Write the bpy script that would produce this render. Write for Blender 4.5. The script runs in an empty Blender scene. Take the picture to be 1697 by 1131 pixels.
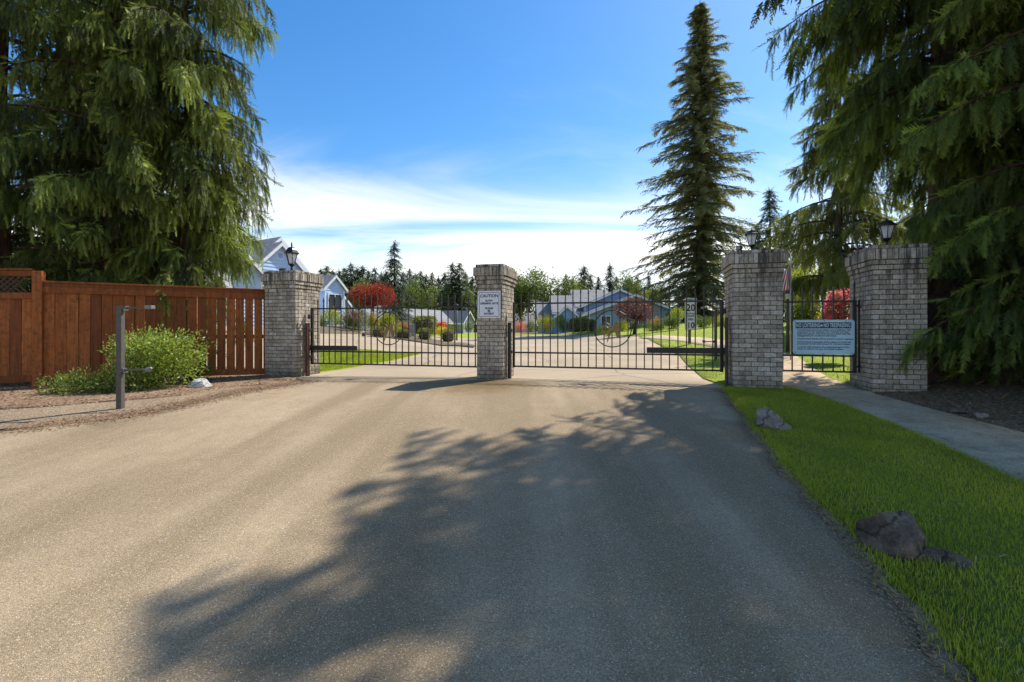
import bpy, bmesh, math, random
import numpy as np
from mathutils import Vector, Matrix
R = math.radians
sc = bpy.context.scene
col = sc.collection

# ------------------------------------------------------------------ camera
F, CX, HY, CZ = 800.0, 848.5, 545.0, 1.5          # focal length (px of a 1697 px wide frame), horizon row, eye height
cam_d = bpy.data.cameras.new("camera")
cam = bpy.data.objects.new("camera", cam_d); col.objects.link(cam)
cam.location = (0, 0, CZ); cam.rotation_euler = (R(90), 0, 0)
cam_d.sensor_width = 36.0; cam_d.lens = 36.0 * F / 1697.0
cam_d.shift_y = -20.5 / 1697.0
cam_d.clip_start = 0.05; cam_d.clip_end = 6000
sc.camera = cam

# ------------------------------------------------------------------ light
SUN_AZ = math.atan2(0.77, 0.638)                   # clockwise from +Y
SUN_EL = R(50)
SUND = Vector((math.sin(SUN_AZ)*math.cos(SUN_EL), math.cos(SUN_AZ)*math.cos(SUN_EL), math.sin(SUN_EL)))
sun_d = bpy.data.lights.new("sun", 'SUN'); sun = bpy.data.objects.new("sun", sun_d); col.objects.link(sun)
sun_d.energy = 3.5; sun_d.angle = R(0.53); sun_d.color = (1.0, 0.975, 0.935)
sun.rotation_euler = (-SUND).to_track_quat('-Z', 'Y').to_euler()
sun.location = SUND * 60
world = bpy.data.worlds.new("World"); sc.world = world; world.use_nodes = True
def build_world():
    nt = world.node_tree; N = nt.nodes; L = nt.links
    for n in list(N): N.remove(n)
    out = N.new('ShaderNodeOutputWorld'); bg = N.new('ShaderNodeBackground')
    L.new(bg.outputs[0], out.inputs[0])
    sky = N.new('ShaderNodeTexSky'); sky.sky_type = 'NISHITA'; sky.sun_disc = False
    sky.sun_elevation = SUN_EL; sky.sun_rotation = SUN_AZ
    sky.altitude = 100; sky.air_density = 1.0; sky.dust_density = 0.4; sky.ozone_density = 2.5
    hs = N.new('ShaderNodeHueSaturation'); hs.inputs['Saturation'].default_value = 1.33; hs.inputs['Value'].default_value = 0.93
    L.new(sky.outputs[0], hs.inputs['Color'])
    tc = N.new('ShaderNodeTexCoord')
    sep = N.new('ShaderNodeSeparateXYZ'); L.new(tc.outputs['Generated'], sep.inputs[0])
    def math_(op, a, b=None, clamp=False):
        m = N.new('ShaderNodeMath'); m.operation = op; m.use_clamp = clamp
        for i, v in enumerate((a, b)):
            if v is None: continue
            if isinstance(v, (int, float)): m.inputs[i].default_value = v
            else: L.new(v, m.inputs[i])
        return m.outputs[0]
    # cirrus sheet: project the view direction onto a high layer
    zc = math_('ADD', math_('MAXIMUM', sep.outputs[2], 0.0), 0.10)
    px = math_('DIVIDE', sep.outputs[0], zc); py = math_('DIVIDE', sep.outputs[1], zc)
    cb = N.new('ShaderNodeCombineXYZ'); L.new(math_('MULTIPLY', px, 0.42), cb.inputs[0]); L.new(math_('MULTIPLY', py, 1.0), cb.inputs[1])
    n1 = N.new('ShaderNodeTexNoise'); n1.inputs['Scale'].default_value = 0.75; n1.inputs['Detail'].default_value = 9; n1.inputs['Roughness'].default_value = 0.56; n1.inputs['Distortion'].default_value = 0.7
    L.new(cb.outputs[0], n1.inputs['Vector'])
    n2 = N.new('ShaderNodeTexNoise'); n2.inputs['Scale'].default_value = 0.35; n2.inputs['Detail'].default_value = 3
    L.new(cb.outputs[0], n2.inputs['Vector'])
    # cover grows towards the horizon
    mr = N.new('ShaderNodeMapRange'); mr.interpolation_type = 'SMOOTHSTEP'
    L.new(sep.outputs[2], mr.inputs[0]); mr.inputs[1].default_value = 0.44; mr.inputs[2].default_value = 0.10
    mr.inputs[3].default_value = -0.66; mr.inputs[4].default_value = 0.62
    s = math_('ADD', math_('MULTIPLY', math_('SUBTRACT', n1.outputs[0], 0.5), 4.2), math_('MULTIPLY', math_('SUBTRACT', n2.outputs[0], 0.5), 1.5))
    cov = math_('ADD', s, mr.outputs[0])
    mr2 = N.new('ShaderNodeMapRange'); mr2.interpolation_type = 'SMOOTHSTEP'
    L.new(cov, mr2.inputs[0]); mr2.inputs[1].default_value = -0.45; mr2.inputs[2].default_value = 0.95
    mr2.inputs[3].default_value = 0.0; mr2.inputs[4].default_value = 0.94
    mx = N.new('ShaderNodeMix'); mx.data_type = 'RGBA'
    L.new(mr2.outputs[0], mx.inputs['Factor']); L.new(hs.outputs[0], mx.inputs[6]); mx.inputs[7].default_value = (6.3, 6.15, 5.95, 1)
    L.new(mx.outputs[2], bg.inputs['Color'])
    bg.inputs['Strength'].default_value = 0.112
build_world()
vs = sc.view_settings
vs.view_transform = 'Standard'; vs.look = 'None'; vs.gamma = 1.0; vs.use_curve_mapping = False; vs.exposure = 0.95
sc.cycles.max_bounces = 8; sc.cycles.diffuse_bounces = 3; sc.cycles.glossy_bounces = 3
sc.cycles.transmission_bounces = 6; sc.cycles.transparent_max_bounces = 8
sc.cycles.use_denoising = True
sc.cycles.caustics_reflective = False; sc.cycles.caustics_refractive = False

# ------------------------------------------------------------------ lie of the land
YP = [-400, -40, -2, 0, 8, 10, 14, 20, 30, 60, 110, 4000]
ZP = [-1.0, -0.6, -0.06, 0.0, 0.38, 0.43, 0.46, 0.52, 0.62, 0.86, 1.0, 1.0]
def zg(x, y):
    z = float(np.interp(y, YP, ZP))
    cl = lambda v, lo, hi: min(max(v, lo), hi)
    if x < 0: z -= 0.018*min(-x, 12)
    z += 0.12*cl(x-5, 0, 10)*cl((y-9)/7, 0, 1)                                  # the lawn that climbs to the right
    z += 0.13*cl(-x-4, 0, 9)*cl((y-16)/10, 0, 1)*cl((60-y)/20, 0, 1)            # the planted mound on the left
    return z
def G(px, py):
    """the point of the ground seen at a pixel of the photograph"""
    z = 0.4
    for _ in range(60):
        Y = (CZ-z)*F/max(py-HY, 1.0); X = (px-CX)/F*Y
        z = 0.5*z + 0.5*zg(X, Y)
    return Vector((X, Y, zg(X, Y)))
def P(px, py, Y):
    return Vector(((px-CX)/F*Y, Y, CZ-(py-HY)/F*Y))
TH = math.atan(0.273)
U = Vector((math.cos(TH), -math.sin(TH), 0)); NV = Vector((math.sin(TH), math.cos(TH), 0)); P0 = Vector((4.07, 8.9, 0))
GATE_ROT = -TH
def gw(s, t, z=0.0):
    """gate frame -> world: s along the gate, t into the estate"""
    p = P0 + U*s + NV*t
    return Vector((p.x, p.y, z))

# ------------------------------------------------------------------ mesh helpers
ORG = {}
class MB:
    """collects shapes in world coordinates, builds ONE mesh object"""
    def __init__(s): s.v = []; s.f = []; s.m = []
    def add(s, vs, fs, mi=0):
        o = len(s.v); s.v.extend([tuple(v) for v in vs]); s.f.extend([tuple(o+i for i in f) for f in fs]); s.m.extend([mi]*len(fs)); return s
    def box(s, c, size, rz=0.0, ch=0.0, mi=0, M=None):
        """box centred at c (M: optional 3x3 orientation)"""
        if M is None: M = Matrix.Rotation(rz, 3, 'Z')
        vs, fs = chamfer_box(size, ch)
        c = Vector(c)
        return s.add([c + M @ Vector(v) for v in vs], fs, mi)
    def bar(s, a, b, w, d=None, ch=0.0, mi=0, up=(0, 0, 1)):
        """square bar from a to b"""
        a = Vector(a); b = Vector(b); x = (b-a); Ln = x.length; x.normalize()
        up = Vector(up)
        if abs(x.dot(up)) > 0.98: up = Vector((NV.x, NV.y, 0))
        y = up.cross(x).normalized(); z = x.cross(y)
        M = Matrix((x, y, z)).transposed()
        return s.box((a+b)/2, (Ln, w, d if d else w), 0, ch, mi, M)
    def tube(s, pts, rad, n=8, mi=0, cap=True):
        pts = [Vector(p) for p in pts]; k = len(pts)
        if not hasattr(rad, '__len__'): rad = [rad]*k
        rings = []; prev = None
        for i, p in enumerate(pts):
            t = (pts[min(i+1, k-1)] - pts[max(i-1, 0)]).normalized()
            if prev is None:
                a = Vector((0, 0, 1)) if abs(t.z) < 0.9 else Vector((1, 0, 0))
                x = t.cross(a).normalized()
            else:
                x = (prev - t*prev.dot(t)).normalized()
            prev = x; y = t.cross(x)
            rings.append([p + (x*math.cos(2*math.pi*j/n) + y*math.sin(2*math.pi*j/n))*rad[i] for j in range(n)])
        vs = [v for r in rings for v in r]; fs = []
        for i in range(k-1):
            for j in range(n):
                fs.append((i*n+j, i*n+(j+1) % n, (i+1)*n+(j+1) % n, (i+1)*n+j))
        if cap: fs.append(tuple(range(n-1, -1, -1))); fs.append(tuple((k-1)*n+j for j in range(n)))
        return s.add(vs, fs, mi)
    def lathe(s, c, prof, n=12, mi=0, rz=0.0):
        """prof: (radius, height) pairs from bottom to top"""
        c = Vector(c); vs = []; fs = []
        for r, z in prof:
            for j in range(n):
                a = 2*math.pi*j/n+rz; vs.append(c+Vector((r*math.cos(a), r*math.sin(a), z)))
        for i in range(len(prof)-1):
            for j in range(n):
                fs.append((i*n+j, i*n+(j+1) % n, (i+1)*n+(j+1) % n, (i+1)*n+j))
        fs.append(tuple(range(n-1, -1, -1))); fs.append(tuple((len(prof)-1)*n+j for j in range(n)))
        return s.add(vs, fs, mi)
    def prism(s, pts, d, mi=0):
        """polygon pts (3-D, planar) pushed along vector d"""
        pts = [Vector(p) for p in pts]; d = Vector(d); n = len(pts)
        vs = pts + [p+d for p in pts]
        nrm = Vector((0, 0, 0))
        for i in range(n): nrm += pts[i].cross(pts[(i+1) % n])
        fs = [tuple(range(n)), tuple(range(2*n-1, n-1, -1))] + [(i, i+n, (i+1) % n+n, (i+1) % n) for i in range(n)]
        if nrm.dot(d) > 0: fs = [tuple(reversed(f)) for f in fs]
        return s.add(vs, fs, mi)
    def build(s, name, mat, parent=None, smooth=False, kind=None):
        org = ORG.get(parent.name, Vector((0, 0, 0))) if parent else Vector((0, 0, 0))
        me = bpy.data.meshes.new(name)
        me.from_pydata([(v[0]-org.x, v[1]-org.y, v[2]-org.z) for v in s.v], [], s.f)
        for m in (mat if isinstance(mat, (list, tuple)) else [mat]): me.materials.append(m)
        if any(s.m): me.polygons.foreach_set('material_index', s.m)
        if smooth: me.polygons.foreach_set('use_smooth', [True]*len(me.polygons))
        me.validate(); me.update()
        return link(name, me, parent, kind)
def link(name, data, parent=None, kind=None):
    o = bpy.data.objects.new(name, data); col.objects.link(o)
    if parent is not None:
        o.parent = parent; ORG[o.name] = ORG.get(parent.name, Vector((0, 0, 0)))
    if kind: o['kind'] = kind
    return o
def chamfer_box(size, ch):
    x, y, z = [a/2 for a in size]
    if ch <= 0:
        v = [(-x,-y,-z),(x,-y,-z),(x,y,-z),(-x,y,-z),(-x,-y,z),(x,-y,z),(x,y,z),(-x,y,z)]
        return v, [(0,3,2,1),(4,5,6,7),(0,1,5,4),(1,2,6,5),(2,3,7,6),(3,0,4,7)]
    c = min(ch, x*.45, y*.45, z*.45); v = []; idx = {}
    for sx in (-1, 1):
        for sy in (-1, 1):
            for sz in (-1, 1):
                for ax, p in enumerate(((x, y-c, z-c), (x-c, y, z-c), (x-c, y-c, z))):
                    idx[(sx, sy, sz, ax)] = len(v); v.append((sx*p[0], sy*p[1], sz*p[2]))
    f = []
    for s_ in (-1, 1):
        f.append([idx[(s_, a, b, 0)] for a, b in ((-1,-1),(1,-1),(1,1),(-1,1))])
        f.append([idx[(a, s_, b, 1)] for a, b in ((-1,-1),(-1,1),(1,1),(1,-1))])
        f.append([idx[(a, b, s_, 2)] for a, b in ((-1,-1),(1,-1),(1,1),(-1,1))])
        if s_ < 0: f[-3].reverse(); f[-2].reverse(); f[-1].reverse()
    for a in (-1, 1):
        for b in (-1, 1):
            f.append([idx[(a,b,-1,0)], idx[(a,b,1,0)], idx[(a,b,1,1)], idx[(a,b,-1,1)]])
            f.append([idx[(a,-1,b,0)], idx[(a,1,b,0)], idx[(a,1,b,2)], idx[(a,-1,b,2)]])
            f.append([idx[(-1,a,b,1)], idx[(1,a,b,1)], idx[(1,a,b,2)], idx[(-1,a,b,2)]])
            for c_ in (-1, 1): f.append([idx[(a,b,c_,0)], idx[(a,b,c_,1)], idx[(a,b,c_,2)]])
    out = []
    for q in f:
        p = [Vector(v[i]) for i in q]; n = (p[1]-p[0]).cross(p[2]-p[0]); ctr = sum(p, Vector())/len(p)
        out.append(tuple(q) if n.dot(ctr) > 0 else tuple(reversed(q)))
    return v, out
def thing(name, label, cat, loc, group=None):
    o = bpy.data.objects.new(name, None); col.objects.link(o)
    o.empty_display_size = 0.2; o.location = loc; ORG[o.name] = Vector(loc)
    return tag(o, label, cat, group)
def tag(o, label, cat, group=None):
    o['label'] = label; o['category'] = cat
    if group: o['group'] = group
    return o
def mesh_np(name, V, Fa, mats, parent=None, tint=None, kind=None, mi=None, smooth=False, world=True):
    """big mesh from arrays; Fa is (n,3) or (n,4)"""
    V = np.asarray(V, dtype=np.float32); Fa = np.asarray(Fa, dtype=np.int32)
    if parent is not None and world:
        og = ORG[parent.name]; V = V - np.array(og, dtype=np.float32)
    me = bpy.data.meshes.new(name); n, k = Fa.shape
    me.vertices.add(len(V)); me.vertices.foreach_set('co', V.ravel())
    me.loops.add(n*k); me.loops.foreach_set('vertex_index', Fa.ravel())
    me.polygons.add(n); me.polygons.foreach_set('loop_start', np.arange(0, n*k, k, dtype=np.int32))
    for m in (mats if isinstance(mats, (list, tuple)) else [mats]): me.materials.append(m)
    if mi is not None: me.polygons.foreach_set('material_index', np.asarray(mi, dtype=np.int32))
    me.update(calc_edges=True)
    if smooth: me.polygons.foreach_set('use_smooth', np.ones(n, dtype=bool))
    if tint is not None:
        a = me.attributes.new('tint', 'FLOAT', 'POINT'); a.data.foreach_set('value', np.asarray(tint, dtype=np.float32))
    return link(name, me, parent, kind)
XL = sorted(set([-3000, -800, -300, -150, -100, -70] + list(range(-60, -20, 5)) + list(range(-20, 21)) + list(range(25, 65, 5)) + [80, 120, 200, 400, 900, 3000]))
YL = sorted(set([-300, -80, -40, -20, -10] + list(range(-6, 21)) + list(range(22, 42, 2)) + list(range(45, 115, 5)) + [140, 200, 400, 900, 2500, 4000]))
def sheet(name, poly, mat, off, extra=None, fine=None):
    """a ground sheet: polygon in plan, cut on the common grid, laid on the land OFF above it"""
    bm = bmesh.new()
    bm.faces.new([bm.verts.new((p[0], p[1], 0)) for p in poly])
    bmesh.ops.triangulate(bm, faces=bm.faces[:])
    xs = [p[0] for p in poly]; ys = [p[1] for p in poly]
    xl = [v for v in XL if min(xs) < v < max(xs)]; yl = [v for v in YL if min(ys) < v < max(ys)]
    if fine:
        st, x0, x1, y0, y1 = fine
        xl += list(np.arange(x0, x1, st)); yl += list(np.arange(y0, y1, st))
    for v in xl: bmesh.ops.bisect_plane(bm, geom=bm.verts[:]+bm.edges[:]+bm.faces[:], plane_co=(v, 0, 0), plane_no=(1, 0, 0), dist=1e-5)
    for v in yl: bmesh.ops.bisect_plane(bm, geom=bm.verts[:]+bm.edges[:]+bm.faces[:], plane_co=(0, v, 0), plane_no=(0, 1, 0), dist=1e-5)
    bnd = [v for v in bm.verts if v.is_boundary]
    for v in bm.verts:
        v.co.z = zg(v.co.x, v.co.y) + off + (extra(v.co.x, v.co.y) if extra else 0)
    bmesh.ops.recalc_face_normals(bm, faces=bm.faces[:])
    if sum(f.normal.z*f.calc_area() for f in bm.faces) < 0: bmesh.ops.reverse_faces(bm, faces=bm.faces[:])
    # a skirt so that the sheet has an edge
    be = [e for e in bm.edges if e.is_boundary]
    r = bmesh.ops.extrude_edge_only(bm, edges=be)
    for g in r['geom']:
        if isinstance(g, bmesh.types.BMVert): g.co.z = zg(g.co.x, g.co.y) - 0.03
    me = bpy.data.meshes.new(name); bm.to_mesh(me); bm.free()
    me.materials.append(mat)
    me.polygons.foreach_set('use_smooth', [True]*len(me.polygons))
    return link(name, me, None, 'structure')
def rough_line(pts, amp, step, seed=0):
    """a polyline resampled and made uneven"""
    rnd = random.Random(seed); out = []
    for a, b in zip(pts[:-1], pts[1:]):
        a = Vector((a[0], a[1])); b = Vector((b[0], b[1])); L_ = (b-a).length; k = max(1, int(L_/step)); n = Vector((-(b-a).y, (b-a).x)).normalized()
        for i in range(k):
            p = a.lerp(b, i/k); out.append(p + n*rnd.uniform(-amp, amp))
    out.append(Vector((pts[-1][0], pts[-1][1])))
    return out
def inside(poly, X, Y):
    X = np.asarray(X); Y = np.asarray(Y); r = np.zeros(X.shape, bool); n = len(poly)
    for i in range(n):
        x0, y0 = poly[i][0], poly[i][1]; x1, y1 = poly[(i+1) % n][0], poly[(i+1) % n][1]
        if y0 == y1: continue
        r ^= ((y0 > Y) != (y1 > Y)) & (X < (x1-x0)*(Y-y0)/(y1-y0)+x0)
    return r
zgv = np.vectorize(zg)
# ------------------------------------------------------------------ materials
class NT:
    def __init__(s, name):
        s.m = bpy.data.materials.new(name); s.m.use_nodes = True
        s.n = s.m.node_tree.nodes; s.l = s.m.node_tree.links
        s.bsdf = s.n['Principled BSDF']; s.out = s.n['Material Output']
    def new(s, t): return s.n.new('ShaderNode'+t)
    def sock(s, i, v):
        if isinstance(v, (int, float)): i.default_value = v
        elif isinstance(v, tuple): i.default_value = v if len(v) == len(i.default_value) else (*v, 1)
        else: s.l.new(v, i)
    def coord(s, kind='Object', scale=(1, 1, 1), rot=(0, 0, 0), loc=(0, 0, 0)):
        tc = s.new('TexCoord'); mp = s.new('Mapping'); s.l.new(tc.outputs[kind], mp.inputs[0])
        mp.inputs['Scale'].default_value = scale; mp.inputs['Rotation'].default_value = rot; mp.inputs['Location'].default_value = loc
        return mp.outputs[0]
    def world(s, scale=(1, 1, 1), rot=(0, 0, 0)):
        g = s.new('NewGeometry'); mp = s.new('Mapping'); s.l.new(g.outputs['Position'], mp.inputs[0])
        mp.inputs['Scale'].default_value = scale; mp.inputs['Rotation'].default_value = rot
        return mp.outputs[0]
    def noise(s, vec, scale, detail=3, rough=0.55, dist=0.0):
        n = s.new('TexNoise'); s.l.new(vec, n.inputs['Vector'])
        n.inputs['Scale'].default_value = scale; n.inputs['Detail'].default_value = detail; n.inputs['Roughness'].default_value = rough; n.inputs['Distortion'].default_value = dist
        return n.outputs[0]
    def voro(s, vec, scale, out=0, feat='F1'):
        n = s.new('TexVoronoi'); n.feature = feat; s.l.new(vec, n.inputs['Vector']); n.inputs['Scale'].default_value = scale
        return n.outputs[out]
    def math(s, op, a, b=0.0, clamp=False):
        m = s.new('Math'); m.operation = op; m.use_clamp = clamp; s.sock(m.inputs[0], a); s.sock(m.inputs[1], b); return m.outputs[0]
    def rng(s, v, a, b, c=0.0, d=1.0, smooth=False):
        m = s.new('MapRange'); s.sock(m.inputs[0], v)
        if smooth: m.interpolation_type = 'SMOOTHSTEP'
        for i, k in enumerate((a, b, c, d)): m.inputs[i+1].default_value = k
        return m.outputs[0]
    def mix(s, f, a, b, mode='MIX'):
        m = s.new('Mix'); m.data_type = 'RGBA'; m.blend_type = mode
        s.sock(m.inputs[0], f); s.sock(m.inputs[6], a); s.sock(m.inputs[7], b); return m.outputs[2]
    def ramp(s, f, stops):
        r = s.new('ValToRGB'); s.l.new(f, r.inputs[0]); e = r.color_ramp.elements
        while len(e) < len(stops): e.new(0.5)
        for i, (p, c) in enumerate(stops): e[i].position = p; e[i].color = (*c, 1) if len(c) == 3 else c
        return r.outputs[0]
    def bump(s, h, strength=0.3, dist=0.01):
        b = s.new('Bump'); s.l.new(h, b.inputs['Height']); b.inputs['Strength'].default_value = strength; b.inputs['Distance'].default_value = dist
        s.l.new(b.outputs[0], s.bsdf.inputs['Normal'])
    def rand(s):
        return s.new('ObjectInfo').outputs['Random']
    def attr(s, name='tint'):
        a = s.new('Attribute'); a.attribute_name = name; return a.outputs['Fac']
    def fin(s, c=None, rough=0.8, metal=0.0, spec=0.5):
        if c is not None: s.sock(s.bsdf.inputs['Base Color'], c)
        s.sock(s.bsdf.inputs['Roughness'], rough); s.bsdf.inputs['Metallic'].default_value = metal
        s.bsdf.inputs['Specular IOR Level'].default_value = spec
        return s.m
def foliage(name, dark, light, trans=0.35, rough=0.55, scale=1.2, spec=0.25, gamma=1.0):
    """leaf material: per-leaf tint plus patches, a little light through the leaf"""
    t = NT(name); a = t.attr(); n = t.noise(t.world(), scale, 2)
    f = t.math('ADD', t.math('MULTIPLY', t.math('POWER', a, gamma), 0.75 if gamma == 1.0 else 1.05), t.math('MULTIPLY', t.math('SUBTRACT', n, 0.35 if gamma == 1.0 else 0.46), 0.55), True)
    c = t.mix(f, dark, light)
    t.fin(c, rough, 0, spec)
    tr = t.new('BsdfTranslucent'); t.l.new(t.mix(0.5, c, (light[0]*1.25, light[1]*1.2, light[2]*0.7), 'MIX'), tr.inputs['Color'])
    mx = t.new('MixShader'); mx.inputs[0].default_value = trans
    t.l.new(t.bsdf.outputs[0], mx.inputs[1]); t.l.new(tr.outputs[0], mx.inputs[2]); t.l.new(mx.outputs[0], t.out.inputs[0])
    return t.m
def flat(name, c, rough=0.6, metal=0.0, var=0.12, scale=8.0, spec=0.5, bump=0.0):
    t = NT(name); n = t.noise(t.world(), scale, 4)
    k = t.rng(n, 0.25, 0.75, 1-var, 1+var)
    c2 = t.mix(1.0, c, k, 'MULTIPLY')
    if bump: t.bump(t.noise(t.world(), scale*12, 3), bump, 0.004)
    return t.fin(c2, rough, metal, spec)
M = {}
def m_asphalt():
    t = NT('asphalt'); w = t.world()
    big = t.noise(w, 0.35, 4, 0.6); tracks = t.noise(t.world((1.6, 0.12, 1), (0, 0, -TH)), 1.0, 3, 0.5)
    med = t.noise(w, 3.5, 5, 0.65); vc = t.voro(w, 210, 1); vd = t.voro(w, 210, 0)
    sep = t.new('SeparateColor'); t.l.new(vc, sep.inputs[0]); rnd = sep.outputs[0]
    base = t.mix(t.rng(big, 0.38, 0.62), (0.330, 0.240, 0.138), (0.430, 0.320, 0.192))
    base = t.mix(t.rng(tracks, 0.40, 0.62, 0.0, 0.8), base, (0.250, 0.178, 0.098))
    base = t.mix(t.rng(med, 0.3, 0.7, 0.0, 0.35), base, (0.220, 0.158, 0.090))
    sp = t.rng(rnd, 0.0, 1.0, 0.62, 1.38); base = t.mix(1.0, base, sp, 'MULTIPLY')
    light = t.rng(rnd, 0.955, 0.995); base = t.mix(t.math('MULTIPLY', light, 0.85), base, (0.70, 0.60, 0.47))
    dark = t.rng(t.noise(w, 260, 2), 0.36, 0.28); base = t.mix(t.math('MULTIPLY', dark, 0.8), base, (0.030, 0.028, 0.026))
    # mossy stain round the middle pillar
    c = gw(-4.9, -0.9)
    vm = t.new('VectorMath'); vm.operation = 'DISTANCE'; t.l.new(t.world((1, 1, 0)), vm.inputs[0]); vm.inputs[1].default_value = (c.x+0.25, c.y+0.05, 0)
    d = t.math('ADD', vm.outputs['Value'], t.math('MULTIPLY', t.math('SUBTRACT', med, 0.5), 1.8))
    st = t.rng(d, 1.55, 0.25, 0.0, 0.72, True); base = t.mix(st, base, (0.150, 0.088, 0.026))
    h = t.math('ADD', t.math('MULTIPLY', vd, -1.0), t.math('MULTIPLY', t.noise(w, 60, 3), 0.7)); t.bump(h, 0.55, 0.006)
    return t.fin(base, 0.9, 0, 0.15)
def m_asphalt2():
    t = NT('far_asphalt'); w = t.world(); big = t.noise(w, 0.3, 4, 0.6)
    base = t.mix(t.rng(big, 0.35, 0.65), (0.330, 0.246, 0.148), (0.425, 0.325, 0.205))
    cr = t.rng(t.voro(w, 0.33, 0, 'DISTANCE_TO_EDGE'), 0.0, 0.012, 0.55, 0.0)
    base = t.mix(cr, base, (0.06, 0.055, 0.05))
    base = t.mix(1.0, base, t.rng(t.noise(w, 40, 3), 0.3, 0.7, 0.8, 1.2), 'MULTIPLY')
    return t.fin(base, 0.9, 0, 0.3)
def m_ground(name, a, b, c, scale=30):
    t = NT(name); w = t.world(); n1 = t.noise(w, 0.9, 4, 0.6); v = t.voro(w, scale, 1); vd = t.voro(w, scale, 0)
    sep = t.new('SeparateColor'); t.l.new(v, sep.inputs[0])
    base = t.mix(t.rng(n1, 0.3, 0.7), a, b); base = t.mix(t.rng(sep.outputs[0], 0.2, 1.0, 0.0, 0.75), base, c)
    base = t.mix(1.0, base, t.rng(sep.outputs[1], 0, 1, 0.55, 1.35), 'MULTIPLY')
    t.bump(t.math('ADD', vd, t.noise(w, scale*2.3, 3)), 0.8, 0.02)
    return t.fin(base, 0.95, 0, 0.15)
def m_brick():
    t = NT('brick'); r = t.rand(); w = t.world()
    base = t.ramp(r, [(0.0, (0.34, 0.285, 0.21)), (0.3, (0.42, 0.355, 0.265)), (0.65, (0.49, 0.42, 0.315)), (0.92, (0.55, 0.475, 0.365)), (1.0, (0.58, 0.53, 0.44))])
    n = t.noise(w, 22, 5, 0.65); base = t.mix(1.0, base, t.rng(n, 0.3, 0.72, 0.55, 1.30), 'MULTIPLY')
    pale = t.rng(t.noise(w, 14, 4, 0.7), 0.60, 0.68, 0, 0.5); base = t.mix(pale, base, (0.58, 0.54, 0.46))
    dirt = t.rng(t.noise(t.world((1.3, 1.3, 0.5)), 2.2, 5, 0.7), 0.52, 0.70, 0, 0.65); base = t.mix(dirt, base, (0.085, 0.070, 0.050))
    # weathering runs below the cap and a damp foot
    g = t.new('NewGeometry'); sp = t.new('SeparateXYZ'); t.l.new(g.outputs['Position'], sp.inputs[0])
    runs = t.noise(t.world((9, 9, 0.5)), 1.0, 4, 0.7)
    top = t.math('MULTIPLY', t.rng(sp.outputs[2], 1.7, 2.75), t.rng(runs, 0.47, 0.60, 0.0, 0.92))
    base = t.mix(top, base, (0.040, 0.037, 0.032))
    foot = t.math('MULTIPLY', t.rng(sp.outputs[2], 0.72, 0.42), t.rng(t.noise(w, 6, 4, 0.7), 0.35, 0.6, 0.2, 0.75))
    base = t.mix(foot, base, (0.075, 0.062, 0.036))
    t.bump(t.math('ADD', n, t.math('MULTIPLY', t.noise(w, 90, 3), 0.5)), 0.5, 0.006)
    return t.fin(base, 0.9, 0, 0.25)
def m_wood():
    t = NT('stained_cedar'); r = t.rand(); w = t.world((14, 14, 0.9))
    base = t.ramp(r, [(0, (0.19, 0.056, 0.014)), (0.5, (0.30, 0.084, 0.020)), (1, (0.42, 0.135, 0.034))])
    g = t.noise(w, 1.6, 5, 0.65); base = t.mix(1.0, base, t.rng(g, 0.3, 0.7, 0.6, 1.25), 'MULTIPLY')
    mott = t.noise(t.world(), 11, 4, 0.7); base = t.mix(t.rng(mott, 0.48, 0.66, 0, 0.60), base, (0.085, 0.046, 0.014))
    t.bump(g, 0.3, 0.004); return t.fin(base, 0.75, 0, 0.25)
def m_siding(name, c):
    t = NT(name); n = t.noise(t.world(), 1.5, 3); c2 = t.mix(1.0, c, t.rng(n, 0.3, 0.7, 0.92, 1.06), 'MULTIPLY'); return t.fin(c2, 0.55, 0, 0.3)
def m_shingle(name, a, b):
    t = NT(name); w = t.world(); v = t.voro(t.world((2.2, 2.2, 6)), 2.4, 1); s_ = t.new('SeparateColor'); t.l.new(v, s_.inputs[0])
    c = t.mix(s_.outputs[0], a, b); c = t.mix(1.0, c, t.rng(t.noise(w, 30, 3), 0.3, 0.7, 0.8, 1.2), 'MULTIPLY')
    return t.fin(c, 0.92, 0, 0.2)
def m_rock(name, a, b, lichen=0.0):
    t = NT(name); w = t.world(); n = t.noise(w, 9, 7, 0.72); n2 = t.noise(w, 70, 4, 0.75)
    c = t.mix(t.rng(n, 0.36, 0.64), a, b)
    wv = t.new('TexWave'); wv.wave_type = 'BANDS'; wv.bands_direction = 'Z'; t.l.new(t.world((1, 1, 1), (.5, .7, 0)), wv.inputs['Vector']); wv.inputs['Scale'].default_value = 2.2; wv.inputs['Distortion'].default_value = 9.0; wv.inputs['Detail'].default_value = 4; wv.inputs['Detail Scale'].default_value = 1.4
    cr = t.rng(wv.outputs[1], 0.10, 0.0, 0.0, 0.7); c = t.mix(cr, c, (a[0]*.35, a[1]*.35, a[2]*.35)); c = t.mix(1.0, c, t.rng(n2, 0.3, 0.7, 0.65, 1.3), 'MULTIPLY')
    if lichen: c = t.mix(t.rng(t.noise(w, 9, 5, 0.7), 0.60, 0.70, 0, lichen), c, (0.30, 0.27, 0.20))
    t.bump(t.math('ADD', n, t.math('MULTIPLY', n2, 0.5)), 0.9, 0.03); return t.fin(c, 0.88, 0, 0.25)
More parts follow.
